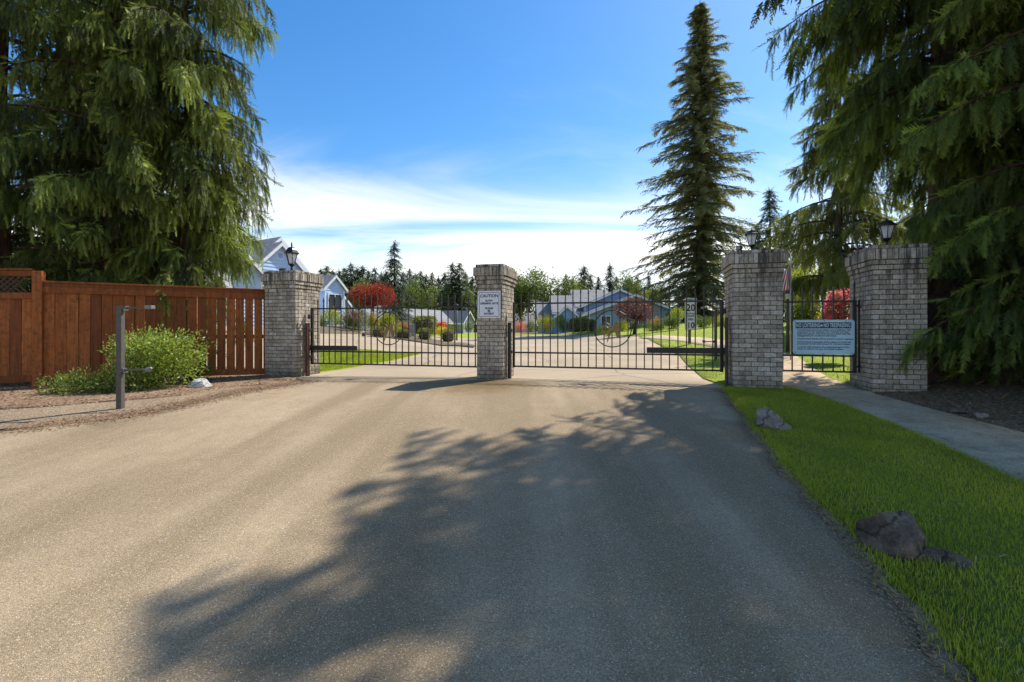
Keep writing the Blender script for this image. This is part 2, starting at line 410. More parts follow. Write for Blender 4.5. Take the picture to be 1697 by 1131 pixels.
def m_concrete():
    t = NT('concrete'); w = t.world(); n = t.noise(w, 1.4, 5, 0.65); n2 = t.noise(w, 70, 3)
    c = t.mix(t.rng(n, 0.3, 0.7), (0.40, 0.285, 0.160), (0.56, 0.420, 0.255)); c = t.mix(1.0, c, t.rng(n2, 0.3, 0.7, 0.62, 1.35), 'MULTIPLY')
    c = t.mix(t.rng(t.noise(w, 3.2, 6, 0.75), 0.50, 0.70, 0, 0.65), c, (0.13, 0.095, 0.060))
    t.bump(n2, 0.4, 0.004); return t.fin(c, 0.9, 0, 0.3)
def m_bark(name, a, b):
    t = NT(name); n = t.noise(t.world((9, 9, 1.2)), 1.6, 5, 0.7); c = t.mix(t.rng(n, 0.3, 0.7), a, b); t.bump(n, 0.9, 0.03); return t.fin(c, 0.95, 0, 0.15)
def m_glass():
    t = NT('lantern_glass'); t.fin((0.92, 0.94, 0.94), 0.08, 0, 0.5)
    t.bsdf.inputs['Alpha'].default_value = 0.32
    return t.m
def m_pane():
    t = NT('window_glass'); return t.fin((0.05, 0.06, 0.065), 0.06, 0, 0.8)
def m_lawn(name, a, b):
    t = NT(name); w = t.world(); n = t.noise(w, 1.1, 4, 0.6); n2 = t.noise(w, 60, 3, 0.7)
    c = t.mix(t.rng(n, 0.3, 0.7), a, b); c = t.mix(1.0, c, t.rng(n2, 0.3, 0.7, 0.6, 1.35), 'MULTIPLY'); t.bump(n2, 0.9, 0.03); return t.fin(c, 0.9, 0, 0.2)
def make_mats():
    M['asphalt'] = m_asphalt(); M['asphalt2'] = m_asphalt2()
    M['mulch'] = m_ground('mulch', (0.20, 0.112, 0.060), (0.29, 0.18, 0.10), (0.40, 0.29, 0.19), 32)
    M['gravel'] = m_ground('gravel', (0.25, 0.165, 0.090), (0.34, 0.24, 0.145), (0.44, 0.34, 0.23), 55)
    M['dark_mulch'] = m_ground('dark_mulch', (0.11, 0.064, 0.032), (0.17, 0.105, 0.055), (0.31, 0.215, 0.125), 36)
    M['soil'] = m_ground('soil', (0.13, 0.095, 0.06), (0.17, 0.13, 0.085), (0.22, 0.17, 0.11), 20)
    M['lawn'] = m_lawn('lawn', (0.14, 0.165, 0.020), (0.22, 0.24, 0.030))
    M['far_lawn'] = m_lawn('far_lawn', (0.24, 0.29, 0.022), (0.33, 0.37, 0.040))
    M['blade'] = foliage('grass_blade', (0.16, 0.215, 0.014), (0.58, 0.58, 0.060), 0.3, 0.5, 1.5)
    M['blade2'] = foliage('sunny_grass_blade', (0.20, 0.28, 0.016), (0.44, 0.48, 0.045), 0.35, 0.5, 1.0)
    M['brick'] = m_brick(); M['wood'] = m_wood(); M['concrete'] = m_concrete()
    M['mortar'] = flat('mortar', (0.090, 0.074, 0.054), 0.95, 0, 0.25, 30)
    M['iron'] = flat('black_iron', (0.028, 0.023, 0.019), 0.45, 0.3, 0.3, 12)
    M['bronze_iron'] = flat('weathered_iron', (0.055, 0.040, 0.028), 0.5, 0.4, 0.35, 20)
    M['rust'] = flat('rusty_steel', (0.105, 0.042, 0.026), 0.7, 0.2, 0.35, 18)
    M['brass'] = flat('aged_brass', (0.23, 0.155, 0.055), 0.45, 0.5, 0.3, 20)
    M['post'] = flat('grey_painted_steel', (0.085, 0.074, 0.060), 0.6, 0.0, 0.25, 16)
    M['galv2'] = flat('dull_zinc', (0.20, 0.19, 0.17), 0.5, 0.3, 0.2, 16)
    M['galv'] = flat('galvanised_steel', (0.42, 0.41, 0.38), 0.45, 0.5, 0.15, 16)
    M['lamp'] = flat('lamp_metal', (0.022, 0.022, 0.022), 0.4, 0.4, 0.2, 20)
    M['glass'] = m_glass(); M['pane'] = m_pane()
    M['candle'] = flat('candle_white', (0.75, 0.73, 0.66), 0.5)
    M['white'] = flat('white_paint', (0.80, 0.80, 0.78), 0.5, 0, 0.06, 3)
    M['blue'] = m_siding('blue_siding', (0.46, 0.61, 0.80)); M['blue2'] = m_siding('steel_blue_siding', (0.26, 0.38, 0.58))
    M['green_wall'] = m_siding('grey_green_siding', (0.30, 0.40, 0.44)); M['cream'] = m_siding('cream_siding', (0.72, 0.70, 0.62))
    M['grey_wall'] = m_siding('grey_siding', (0.42, 0.43, 0.43))
    M['shingle'] = m_shingle('grey_shingle', (0.20, 0.195, 0.19), (0.33, 0.32, 0.31)); M['shingle2'] = m_shingle('pale_shingle', (0.20, 0.195, 0.185), (0.31, 0.30, 0.285))
    M['rock_dark'] = m_rock('dark_rock', (0.085, 0.062, 0.042), (0.23, 0.172, 0.120), 0.5); M['rock_pale'] = m_rock('pale_rock', (0.42, 0.40, 0.36), (0.62, 0.60, 0.54))
    M['rock_grey'] = m_rock('grey_rock', (0.17, 0.145, 0.115), (0.36, 0.31, 0.245), 0.3)
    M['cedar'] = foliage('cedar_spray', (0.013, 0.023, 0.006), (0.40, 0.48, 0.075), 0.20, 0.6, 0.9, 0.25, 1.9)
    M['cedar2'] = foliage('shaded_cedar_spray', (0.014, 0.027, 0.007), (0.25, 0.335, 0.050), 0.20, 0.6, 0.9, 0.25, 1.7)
    M['deodar'] = foliage('deodar_spray', (0.075, 0.095, 0.026), (0.29, 0.31, 0.080), 0.35, 0.6, 0.9)
    M['fir'] = foliage('fir_spray', (0.070, 0.082, 0.034), (0.40, 0.40, 0.16), 0.30, 0.6, 0.7)
    M['conifer'] = foliage('far_conifer', (0.035, 0.058, 0.022), (0.14, 0.175, 0.055), 0.2, 0.7, 0.3)
    M['conifer2'] = foliage('far_conifer_blue', (0.040, 0.062, 0.036), (0.13, 0.165, 0.085), 0.2, 0.7, 0.3)
    M['decid'] = foliage('broadleaf', (0.050, 0.085, 0.014), (0.22, 0.28, 0.050), 0.35, 0.55, 0.4)
    M['yellow_green'] = foliage('yellow_green_leaf', (0.15, 0.19, 0.016), (0.46, 0.48, 0.05), 0.45, 0.5, 0.6)
    M['bush'] = foliage('bush_leaf', (0.095, 0.155, 0.018), (0.40, 0.48, 0.085), 0.4, 0.42, 2.5, 0.4)
    M['juniper'] = foliage('juniper', (0.060, 0.105, 0.016), (0.26, 0.34, 0.060), 0.3, 0.5, 3)
    M['hedge'] = foliage('hedge_leaf', (0.060, 0.085, 0.010), (0.34, 0.37, 0.040), 0.3, 0.5, 1.5)
    M['red_leaf'] = foliage('red_maple_leaf', (0.085, 0.012, 0.010), (0.46, 0.075, 0.034), 0.4, 0.5, 1.0)
    M['plum'] = foliage('plum_leaf', (0.060, 0.020, 0.018), (0.24, 0.080, 0.060), 0.35, 0.5, 1.0)
    M['gold'] = foliage('gold_leaf', (0.36, 0.33, 0.015), (0.80, 0.72, 0.05), 0.45, 0.5, 1.2)
    M['pink'] = foliage('pink_petal', (0.78, 0.060, 0.150), (0.95, 0.34, 0.42), 0.35, 0.5, 3)
    M['mauve'] = foliage('mauve_petal', (0.40, 0.10, 0.24), (0.72, 0.38, 0.52), 0.35, 0.5, 3)
    M['coral'] = foliage('coral_petal', (0.55, 0.14, 0.10), (0.85, 0.42, 0.32), 0.35, 0.5, 3)
    M['red_flower'] = foliage('red_petal', (0.48, 0.020, 0.010), (0.75, 0.10, 0.04), 0.35, 0.5, 3)
    M['orange'] = foliage('orange_leaf', (0.30, 0.12, 0.02), (0.60, 0.32, 0.07), 0.35, 0.5, 2)
    M['bark'] = m_bark('red_brown_bark', (0.040, 0.022, 0.015), (0.105, 0.060, 0.040)); M['bark2'] = m_bark('grey_bark', (0.050, 0.042, 0.034), (0.12, 0.10, 0.08))
    M['litter'] = foliage('dry_needles', (0.22, 0.125, 0.055), (0.56, 0.37, 0.19), 0.1, 0.8, 4)
    M['chips'] = foliage('bark_chips', (0.11, 0.060, 0.030), (0.33, 0.20, 0.11), 0.05, 0.85, 4)
    M['sign_white'] = flat('sign_white', (0.72, 0.73, 0.74), 0.4, 0, 0.05, 4); M['sign_ink'] = flat('sign_ink', (0.025, 0.035, 0.045), 0.5, 0, 0.1, 10)
    M['sign_navy'] = flat('sign_navy', (0.012, 0.045, 0.060), 0.5, 0, 0.15, 10); M['sign_blue'] = flat('faded_sign_face', (0.46, 0.66, 0.72), 0.4, 0, 0.08, 4)
    M['sign_pale'] = flat('sign_lettering', (0.72, 0.76, 0.76), 0.5, 0, 0.08, 10)
    M['flag_red'] = flat('flag_red', (0.50, 0.025, 0.03), 0.8); M['flag_white'] = flat('flag_white', (0.78, 0.76, 0.74), 0.8); M['flag_blue'] = flat('flag_blue', (0.03, 0.04, 0.16), 0.8)
    M['dark_boards'] = flat('dark_toned_boards', (0.075, 0.035, 0.022), 0.85, 0, 0.35, 10)  # right fence's shade put into the board colour; the lattice takes the same tone
    M['dark_wood'] = flat('old_wood_post', (0.115, 0.085, 0.055), 0.85, 0, 0.3, 10)
make_mats()
# ------------------------------------------------------------------ ground, road, lawns, paths
def px_poly(pts): return [tuple(G(*p)[:2]) for p in pts]
def build_setting():
    big = [(-3000, -300), (3000, -300), (3000, 4000), (-3000, 4000)]
    sheet('ground', big, M['soil'], -0.012)
    # front road up to the gate
    left = rough_line(px_poly([(508, 633), (430, 645), (330, 665), (250, 684), (150, 698), (20, 715)]), 0.05, 0.22, 1)
    right = rough_line(px_poly([(1193, 645), (1240, 706), (1310, 800), (1400, 900), (1590, 1131)]), 0.035, 0.15, 2)
    A = gw(-9.52, -0.05); B = gw(-0.02, -0.05)
    road = [(-14, 2.0), (-14, -14), (-3.5, -14)] + [(r.x, r.y) for r in reversed(right)] + [(B.x, B.y), (A.x, A.y)] + [(l.x, l.y) for l in left] + [(-10.5, 5.6)]
    sheet('road', road, M['asphalt'], 0.006)
    # road inside the estate
    e = px_poly([(1166, 629), (1126, 590), (1074, 563), (1058, 558)])
    A2 = gw(-9.6, -0.05)
    inner = [(A.x, A.y), (B.x, B.y)] + e + [(16, 62), (-8, 62), (-26, 50), (-30, 24), (-20, 14.2), gw(-11.5, 2.2)[:2]]
    sheet('estate_road', inner, M['asphalt2'], 0.005)
    # left verge: gravel shoulder and bark mulch bed
    g = [(l.x, l.y) for l in left]
    gravel = [(-10.5, 5.6)] + [(x, y+0.02) for x, y in reversed(g)]
    gravel = [(-14, 5.0)] + [(-10.5, 5.5)] + [(l.x+0.05, l.y-0.08) for l in reversed(left)] + [gw(-10.2, -0.15)[:2]] + px_poly([(380, 640), (300, 655), (200, 662), (100, 671), (0, 678)]) + [(-14, 9.0)]
    sheet('gravel_shoulder', gravel, M['gravel'], -0.002, lambda x, y: 0.0)
    mul = px_poly([(500, 627), (440, 638), (370, 643), (300, 657), (200, 665), (100, 673), (0, 680)]) + [(-14, 9.3), (-16, 14), (-8.5, 15), gw(-10.3, 0.9)[:2]]
    mul = rough_line([Vector(p).to_2d() if not isinstance(p, tuple) else p for p in mul], 0.06, 0.4, 7)
    sheet('mulch_bed', [(p[0], p[1]) for p in mul], M['mulch'], 0.016)
    # right: lawn strip, walkway, dark bed
    wl = px_poly([(1298, 643), (1330, 651), (1400, 674), (1500, 714), (1600, 759), (1697, 806)])
    wr = px_poly([(1410, 641), (1450, 655), (1550, 682), (1697, 720)])
    lawn = [(r.x+0.06, r.y) for r in rough_line(px_poly([(1197, 642), (1240, 702), (1310, 796), (1400, 896), (1590, 1126)]), 0.05, 0.12, 3)]
    d = Vector(wl[-1]) - Vector(wl[-2]); d.normalize()
    lawn2 = lawn + [(1.2, 0.2), (0.6, -3), (6, -3), (7.2, 2.0)] + [(wl[-1][0]+d.x*2, wl[-1][1]+d.y*2)] + list(reversed(wl)) + [gw(0.83, -0.0)[:2], gw(0.0, -0.0)[:2]]
    er = [(r.x-.02, r.y) for r in rough_line([tuple(p) for p in right], .02, .1, 9)]; es = [(r.x+.11, r.y) for r in right]
    sheet('edge_soil', er+es[::-1], M['mulch'], 0.012)
    sheet('lawn', lawn2, M['lawn'], 0.018)
    e2 = Vector(wr[-1]) + d*6
    walk = wl + [tuple(Vector(wl[-1])+d*6), tuple(e2)] + list(reversed(wr)) + [gw(2.25, -0.02)[:2], gw(2.25, 0.6)[:2], gw(0.80, 0.6)[:2]]
    sheet('walkway', walk, M['concrete'], 0.022)
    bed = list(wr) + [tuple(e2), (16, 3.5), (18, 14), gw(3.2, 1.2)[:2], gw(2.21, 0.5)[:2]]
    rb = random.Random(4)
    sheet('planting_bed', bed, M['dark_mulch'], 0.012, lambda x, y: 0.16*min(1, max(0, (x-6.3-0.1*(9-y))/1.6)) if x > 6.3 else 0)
    # lawns inside
    ll = px_poly([(518, 580), (610, 581), (697, 588), (650, 599), (600, 608), (520, 620)])
    ll = ll[:3] + ll[3:] + [gw(-9.6, 0.9)[:2], gw(-11.6, 1.4)[:2], gw(-12, 3.4)[:2]]
    sheet('island_lawn', ll, M['far_lawn'], 0.03)
    rl = px_poly([(1198, 641), (1166, 629), (1126, 590), (1074, 563), (1058, 558)]) + [(6, 52.0), (3, 53), (-1.5, 52), (-1.5, 57), (20, 62), (48, 62), (48, 12), gw(6, 0.95)[:2], gw(2.3, 0.95)[:2], gw(2.25, 0.5)[:2], gw(0.85, 0.5)[:2], gw(0.2, 0.3)[:2]]
    sheet('estate_lawn', rl, M['far_lawn'], 0.03)
    cw = [gw(1.55, 0.4).to_2d(), gw(1.45, 1.6).to_2d()] + [Vector(p) for p in px_poly([(1280, 594), (1200, 572.5), (1150, 564.5), (1075, 559)])]
    cw = [cw[0], cw[1], cw[2]] + cw[3:]
    Lp = []; Rp = []
    for i, p in enumerate(cw):
        t = (cw[min(i+1, len(cw)-1)] - cw[max(i-1, 0)]).normalized(); nn = Vector((-t.y, t.x)); w = 0.62
        Lp.append(tuple(p+nn*w)); Rp.append(tuple(p-nn*w))
    sheet('estate_walkway', Lp+Rp[::-1], M['concrete'], 0.045)
    isl = px_poly([(470, 556), (520, 556.5), (600, 561), (700, 569), (760, 574.5), (784, 577), (788, 574), (770, 569), (700, 560.5), (650, 556), (600, 552.5), (470, 549)])
    sheet('island_bed', isl, M['soil'], 0.05)
    # far verges beyond the island
    sheet('far_verge', px_poly([(655, 556.5), (720, 557.5), (800, 559), (845, 557), (845, 553), (760, 552), (655, 551)]), M['far_lawn'], 0.03)
    return dict(lawn=lawn2, rl=rl, ll=ll, right=right, left=left, mul=mul, bed=bed, walk=walk, wl=wl, cw=Lp+Rp[::-1], road=road)
# ------------------------------------------------------------------ brick pillars
BR = {}
def brick_mesh(l, d, h, k):
    key = (round(l, 3), round(d, 3), round(h, 3), k)
    if key not in BR:
        rnd = random.Random(hash(key) & 0xffff); v, f = chamfer_box((l, d, h), 0.006)
        v = [(x+rnd.uniform(-.0022, .0022), y+rnd.uniform(-.002, .002), z+rnd.uniform(-.0018, .0018)) for x, y, z in v]
        me = bpy.data.meshes.new('brick'); me.from_pydata(v, [], f); me.materials.append(M['brick']); me.update(); BR[key] = me
    return BR[key]
def pillar(label, s0, s1, dep, z0, ztop, side, seed):
    rnd = random.Random(seed); J = 0.010
    th = thing('brick_pillar', label, 'pillar', gw((s0+s1)/2, dep/2, z0), 'brick gate pillars')
    og = ORG[th.name]
    zsh = ztop - 0.425; nc = round((zsh-z0)/0.0857); C = (zsh-z0)/nc
    back = MB()
    rot = Matrix.Rotation(GATE_ROT, 3, 'Z')
    def put(face, a, b, za, zb, e, depth=0.09, name='brick'):
        """a brick of the face between a and b along it; e = how far the course stands out"""
        l = b-a-J; h = zb-za-J; c = (a+b)/2; zc = (za+zb)/2; pr = rnd.uniform(-.0025, .0035)
        if face == 'front': s, t, sz = c, -e+depth/2-pr, (l, depth)
        elif face == 'back': s, t, sz = c, dep+e-depth/2+pr, (l, depth)
        elif face == 'right': s, t, sz = s1+e-depth/2+pr, c, (depth, l)
        else: s, t, sz = s0-e+depth/2-pr, c, (depth, l)
        if face == 'front' or face == side:
            o = bpy.data.objects.new(name, brick_mesh(sz[0], sz[1], h, rnd.randrange(3))); col.objects.link(o)
            o.parent = th; o.location = gw(s, t, zc) - og; o.rotation_euler = (rnd.uniform(-.004, .004), rnd.uniform(-.005, .005), GATE_ROT + rnd.uniform(-.006, .006))
        else: back.box(gw(s, t, zc), (sz[0], sz[1], h), 0, 0, 0, rot)
    def course(za, zb, e, odd, unit=0.215, depth=0.09):
        w = s1-s0+2*e; n = max(1, round(w/unit)); lu = w/n
        cut = [s0-e+lu*i for i in range(n+1)]
        if odd: cut = [s0-e] + [s0-e+lu*(i+.5) for i in range(n)] + [s1+e]
        for f in ('front', 'back'):
            for a, b in zip(cut[:-1], cut[1:]): put(f, a, b, za, zb, e, depth)
        a0 = -e+depth; a1 = dep+e-depth; w2 = a1-a0; n2 = max(1, round(w2/unit)); l2 = w2/n2
        cut = [a0+l2*i for i in range(n2+1)]
        if not odd: cut = [a0] + [a0+l2*(i+.5) for i in range(n2)] + [a1]
        for f in ('left', 'right'):
            for a, b in zip(cut[:-1], cut[1:]): put(f, a, b, za, zb, e, depth)
    for i in range(nc): course(z0+i*C, z0+(i+1)*C, 0.0, i % 2)
    z = zsh; course(z, z+C, 0.020, nc % 2); z += C
    course(z, z+C, 0.040, (nc+1) % 2); z += C
    zs = z; sh = 0.185; course(z, z+sh, 0.062, 0, 0.082, 0.10); z += sh
    course(z, ztop, 0.025, 1, 0.215, 0.20)
    core = MB()
    def blk(za, zb, e): core.box(gw((s0+s1)/2, dep/2, (za+zb)/2), (s1-s0+2*e, dep+2*e, zb-za), GATE_ROT)
    g = 0.007
    blk(z0-0.25, zsh+.004, -g); blk(zsh+.004, zsh+C+.002, .02-g); blk(zsh+C+.002, zs+.001, .04-g); blk(zs+.001, z-.001, .062-g); blk(z-.001, ztop-0.012, .025-g)
    core.build('mortar_core', M['mortar'], th)
    back.build('back_brick', M['brick'], th, kind='stuff')
    return th
def lantern(label, s, t, z, h, dome, seed):
    """post lantern with six tapering panes"""
    c = gw(s, t, z); th = thing('post_lantern', label, 'lantern', c, 'lanterns on the gate pillars')
    k = h/0.62; n = 6; r0 = 0.062*k; r1 = 0.118*k; zb = 0.185*k; zt = 0.40*k
    MB().lathe(c, [(0.085*k, 0), (0.085*k, 0.015*k), (0.06*k, 0.03*k), (0.03*k, 0.05*k)], 14).build('base', M['lamp'], th, True)
    MB().lathe(c, [(0.022*k, 0.045*k), (0.026*k, 0.08*k), (0.018*k, 0.10*k), (0.020*k, 0.125*k), (0.045*k, 0.155*k), (0.072*k, 0.172*k), (0.074*k, zb)], 12).build('stem', M['lamp'], th, True)
    fr = MB(); rz = GATE_ROT+0.3
    pt = lambda r, j, zz: c + Vector((r*math.cos(2*math.pi*j/n+rz), r*math.sin(2*math.pi*j/n+rz), zz))
    for j in range(n):
        fr.bar(pt(r0, j, zb), pt(r1, j, zt), 0.011*k); fr.bar(pt(r0, j, zb), pt(r0, j+1, zb), 0.011*k); fr.bar(pt(r1, j, zt), pt(r1, j+1, zt), 0.012*k)
    fr.build('frame', M['lamp'], th)
    for j in range(n):
        a, b, cc, d = pt(r0*.95, j, zb+.004), pt(r0*.95, j+1, zb+.004), pt(r1*.95, j+1, zt-.004), pt(r1*.95, j, zt-.004)
        nn = (b-a).cross(d-a).normalized()*0.003
        MB().prism([a, b, cc, d], nn).build('pane', M['glass'], th)
    if dome: pr = [(r1*1.30, zt-.004), (r1*1.32, zt+.022*k), (r1*1.12, zt+.035*k), (r1*1.0, zt+.075*k), (r1*.75, zt+.115*k), (r1*.38, zt+.14*k), (r1*.18, zt+.15*k)]
    else: pr = [(r1*1.30, zt-.004), (r1*1.32, zt+.018*k), (r1*1.05, zt+.035*k), (r1*.62, zt+.085*k), (r1*.52, zt+.092*k)]
    MB().lathe(c, pr, 6, 0, rz).build('roof', M['lamp'], th)
    zt2 = pr[-1][1]
    if dome: fin = [(.014*k, zt2-.01), (.012*k, zt2+.02*k), (.024*k, zt2+.035*k), (.010*k, zt2+.055*k), (.016*k, zt2+.07*k), (.003*k, zt2+.105*k)]
    else: fin = [(.035*k, zt2-.004), (.035*k, zt2+.012*k), (.012*k, zt2+.02*k), (.014*k, zt2+.04*k), (.004*k, zt2+.052*k)]
    MB().lathe(c, fin, 10).build('finial', M['lamp'], th, True)
    for j in range(3):
        a = 2.1*j+.4; q = c+Vector((.028*k*math.cos(a), .028*k*math.sin(a), zb))
        MB().lathe(q, [(.011*k, 0), (.011*k, .075*k), (.016*k, .085*k), (.013*k, .11*k), (.002*k, .14*k)], 8).build('candle', M['candle'], th, True)
    return th
# ------------------------------------------------------------------ gates
def picket(th, s, t, zb, zt, mat, w=0.021):
    m = MB(); m.box(gw(s, t, (zb+zt-.07)/2), (w, w, zt-.07-zb), GATE_ROT)
    m.box(gw(s, t, zt-.085), (w*1.7, w*1.7, .018), GATE_ROT)
    m.lathe(gw(s, t, zt-.075), [(w*.5, 0), (w*.95, .018), (w*.7, .045), (w*.08, .095)], 4, 0, GATE_ROT+math.pi/4)
    return m.build('picket', mat, th)
def emblem(th, s, z, t, r):
    rg = MB(); k = 40
    rg.tube([gw(s+r*math.cos(2*math.pi*i/k), t, z+r*math.sin(2*math.pi*i/k)) for i in range(k+1)], 0.012, 6, cap=False)
    rg.build('emblem_ring', M['bronze_iron'], th, True)
    rs = MB(); cx, cz, rr = s-.13, z-.06, .085
    rs.tube([gw(cx+rr*.8*math.cos(2*math.pi*i/20), t, cz+rr*1.1*math.sin(2*math.pi*i/20)) for i in range(21)], 0.009, 6, cap=False)
    rs.tube([gw(cx-.02+.13*math.cos(a), t, cz+.03+.15*math.sin(a)) for a in np.linspace(0.2, 2.6, 12)], 0.008, 6)
    rs.build('emblem_loop', M['brass'], th, True)
    # leaf blades of the emblem: outlines in (s, z), pushed to a real thickness
    blades = [[(-.15, -.10), (-.05, .0), (-.005, .06), (.005, .0), (-.03, -.10), (-.075, -.22), (-.098, -.275), (-.095, -.22), (-.075, -.12), (-.10, -.10)],
              [(.01, -.03), (.03, .09), (.075, .14), (.10, .10), (.105, .0), (.135, -.09), (.12, -.17), (.085, -.18), (.06, -.13), (.035, -.04), (.02, -.09)],
              [(-.20, -.045), (-.16, -.02), (-.11, -.075), (-.14, -.115), (-.19, -.10)]]
    for b in blades:
        mm = MB(); mm.prism([gw(s+x*1.15, t-.008, z+y*1.1) for x, y in b], NV*0.016); mm.build('emblem_leaf', M['brass'], th)
def vehicle_gate(label, s0, s1, zt, zm, zb, npk, arc, hinge, es, t=0.45):
    th = thing('driveway_gate', label, 'gate', gw((s0+s1)/2, t, zb-.2), 'black iron driveway gates')
    w = .034
    for nm, z in (('top_rail', zt), ('middle_rail', zm), ('bottom_rail', zb)):
        MB().box(gw((s0+s1)/2, t, z), (s1-s0, w, w), GATE_ROT, .003).build(nm, M['iron'], th)
    for s, ww in ((s0, .06 if hinge < 0 else .045), (s1, .06 if hinge > 0 else .045)):
        MB().box(gw(s, t, (zb+zt)/2), (ww, ww, zt-zb+.05), GATE_ROT, .004).build('stile', M['iron'], th)
    st = (s1-s0)/(npk+1)
    for i in range(npk):
        s = s0+st*(i+1); f = (i+1)/(npk+1)
        picket(th, s, t-.002, zb+.006, zt+.235+arc*math.sin(math.pi*f)+0.012*((i*7) % 3-1), M['bronze_iron'])
    emblem(th, es, 1.5, t-.03, .375)
    a0, a1 = (s0-.05, s0+1.28) if hinge < 0 else (s1-1.40, s1+.06)
    za = zm+.085
    b = MB(); b.box(gw((a0+a1)/2, t-.06, za), (a1-a0, .07, .115), GATE_ROT, .008); ob = b.build('opener_arm', M['iron'], th)
    MB().box(gw(a0 if hinge < 0 else a1, t-.06, za), (.05, .09, .14), GATE_ROT, .006).build('arm_bracket', M['iron'], ob)
    for z in (zb+.14, zt-.20):
        sx = s0-.045 if hinge < 0 else s1+.045
        MB().lathe(gw(sx, t-.06, z-.05), [(.028, 0), (.028, .1)], 10).build('hinge', M['iron'], th)
    return th
def hinge_post(label, s, t, z0, z1, mat, w=0.10):
    th = thing('hinge_post', label, 'post', gw(s, t, z0), 'steel hinge posts of the gates')
    MB().box(gw(s, t, (z0+z1)/2), (w*.62, w, z1-z0), GATE_ROT, .006).build('post', mat, th)
    MB().box(gw(s, t, z1+.006), (w*.8, w*1.2, .012), GATE_ROT).build('cap_plate', mat, th)
    for z in (z1-.16, z0+.62): MB().box(gw(s, t+.075, z), (w*.7, .07, .07), GATE_ROT, .005).build('hinge_bracket', M['iron'], th)
# ------------------------------------------------------------------ lettering and signs
def lettering(body, size, pos, rz, mat, parent, name='lettering', sx=1.0, align='CENTER', bold=0.0, spacing=1.0, depth=.0012):
    cu = bpy.data.curves.new(name, 'FONT'); cu.body = body; cu.size = size; cu.align_x = align; cu.align_y = 'CENTER'; cu.resolution_u = 2
    cu.extrude = depth; cu.offset = bold; cu.space_character = spacing
    o = bpy.data.objects.new(name, cu); col.objects.link(o)
    me = bpy.data.meshes.new_from_object(o.evaluated_get(bpy.context.evaluated_depsgraph_get()))
    bpy.data.objects.remove(o)
    me.transform(Matrix.Translation(Vector(pos) - ORG[parent.name]) @ Matrix.Rotation(rz, 4, 'Z') @ Matrix.Rotation(math.pi/2, 4, 'X') @ Matrix.Diagonal((sx, 1, 1, 1)))
    me.materials.clear(); me.materials.append(mat); me.name = name
    return link(name, me, parent)
def rounded(w, h, r, k=5):
    out = []
    for cx, cy, a0 in ((w/2-r, h/2-r, 0), (-w/2+r, h/2-r, 90), (-w/2+r, -h/2+r, 180), (w/2-r, -h/2+r, 270)):
        for i in range(k+1): a = R(a0+90*i/k); out.append((cx+r*math.cos(a), cy+r*math.sin(a)))
    return out
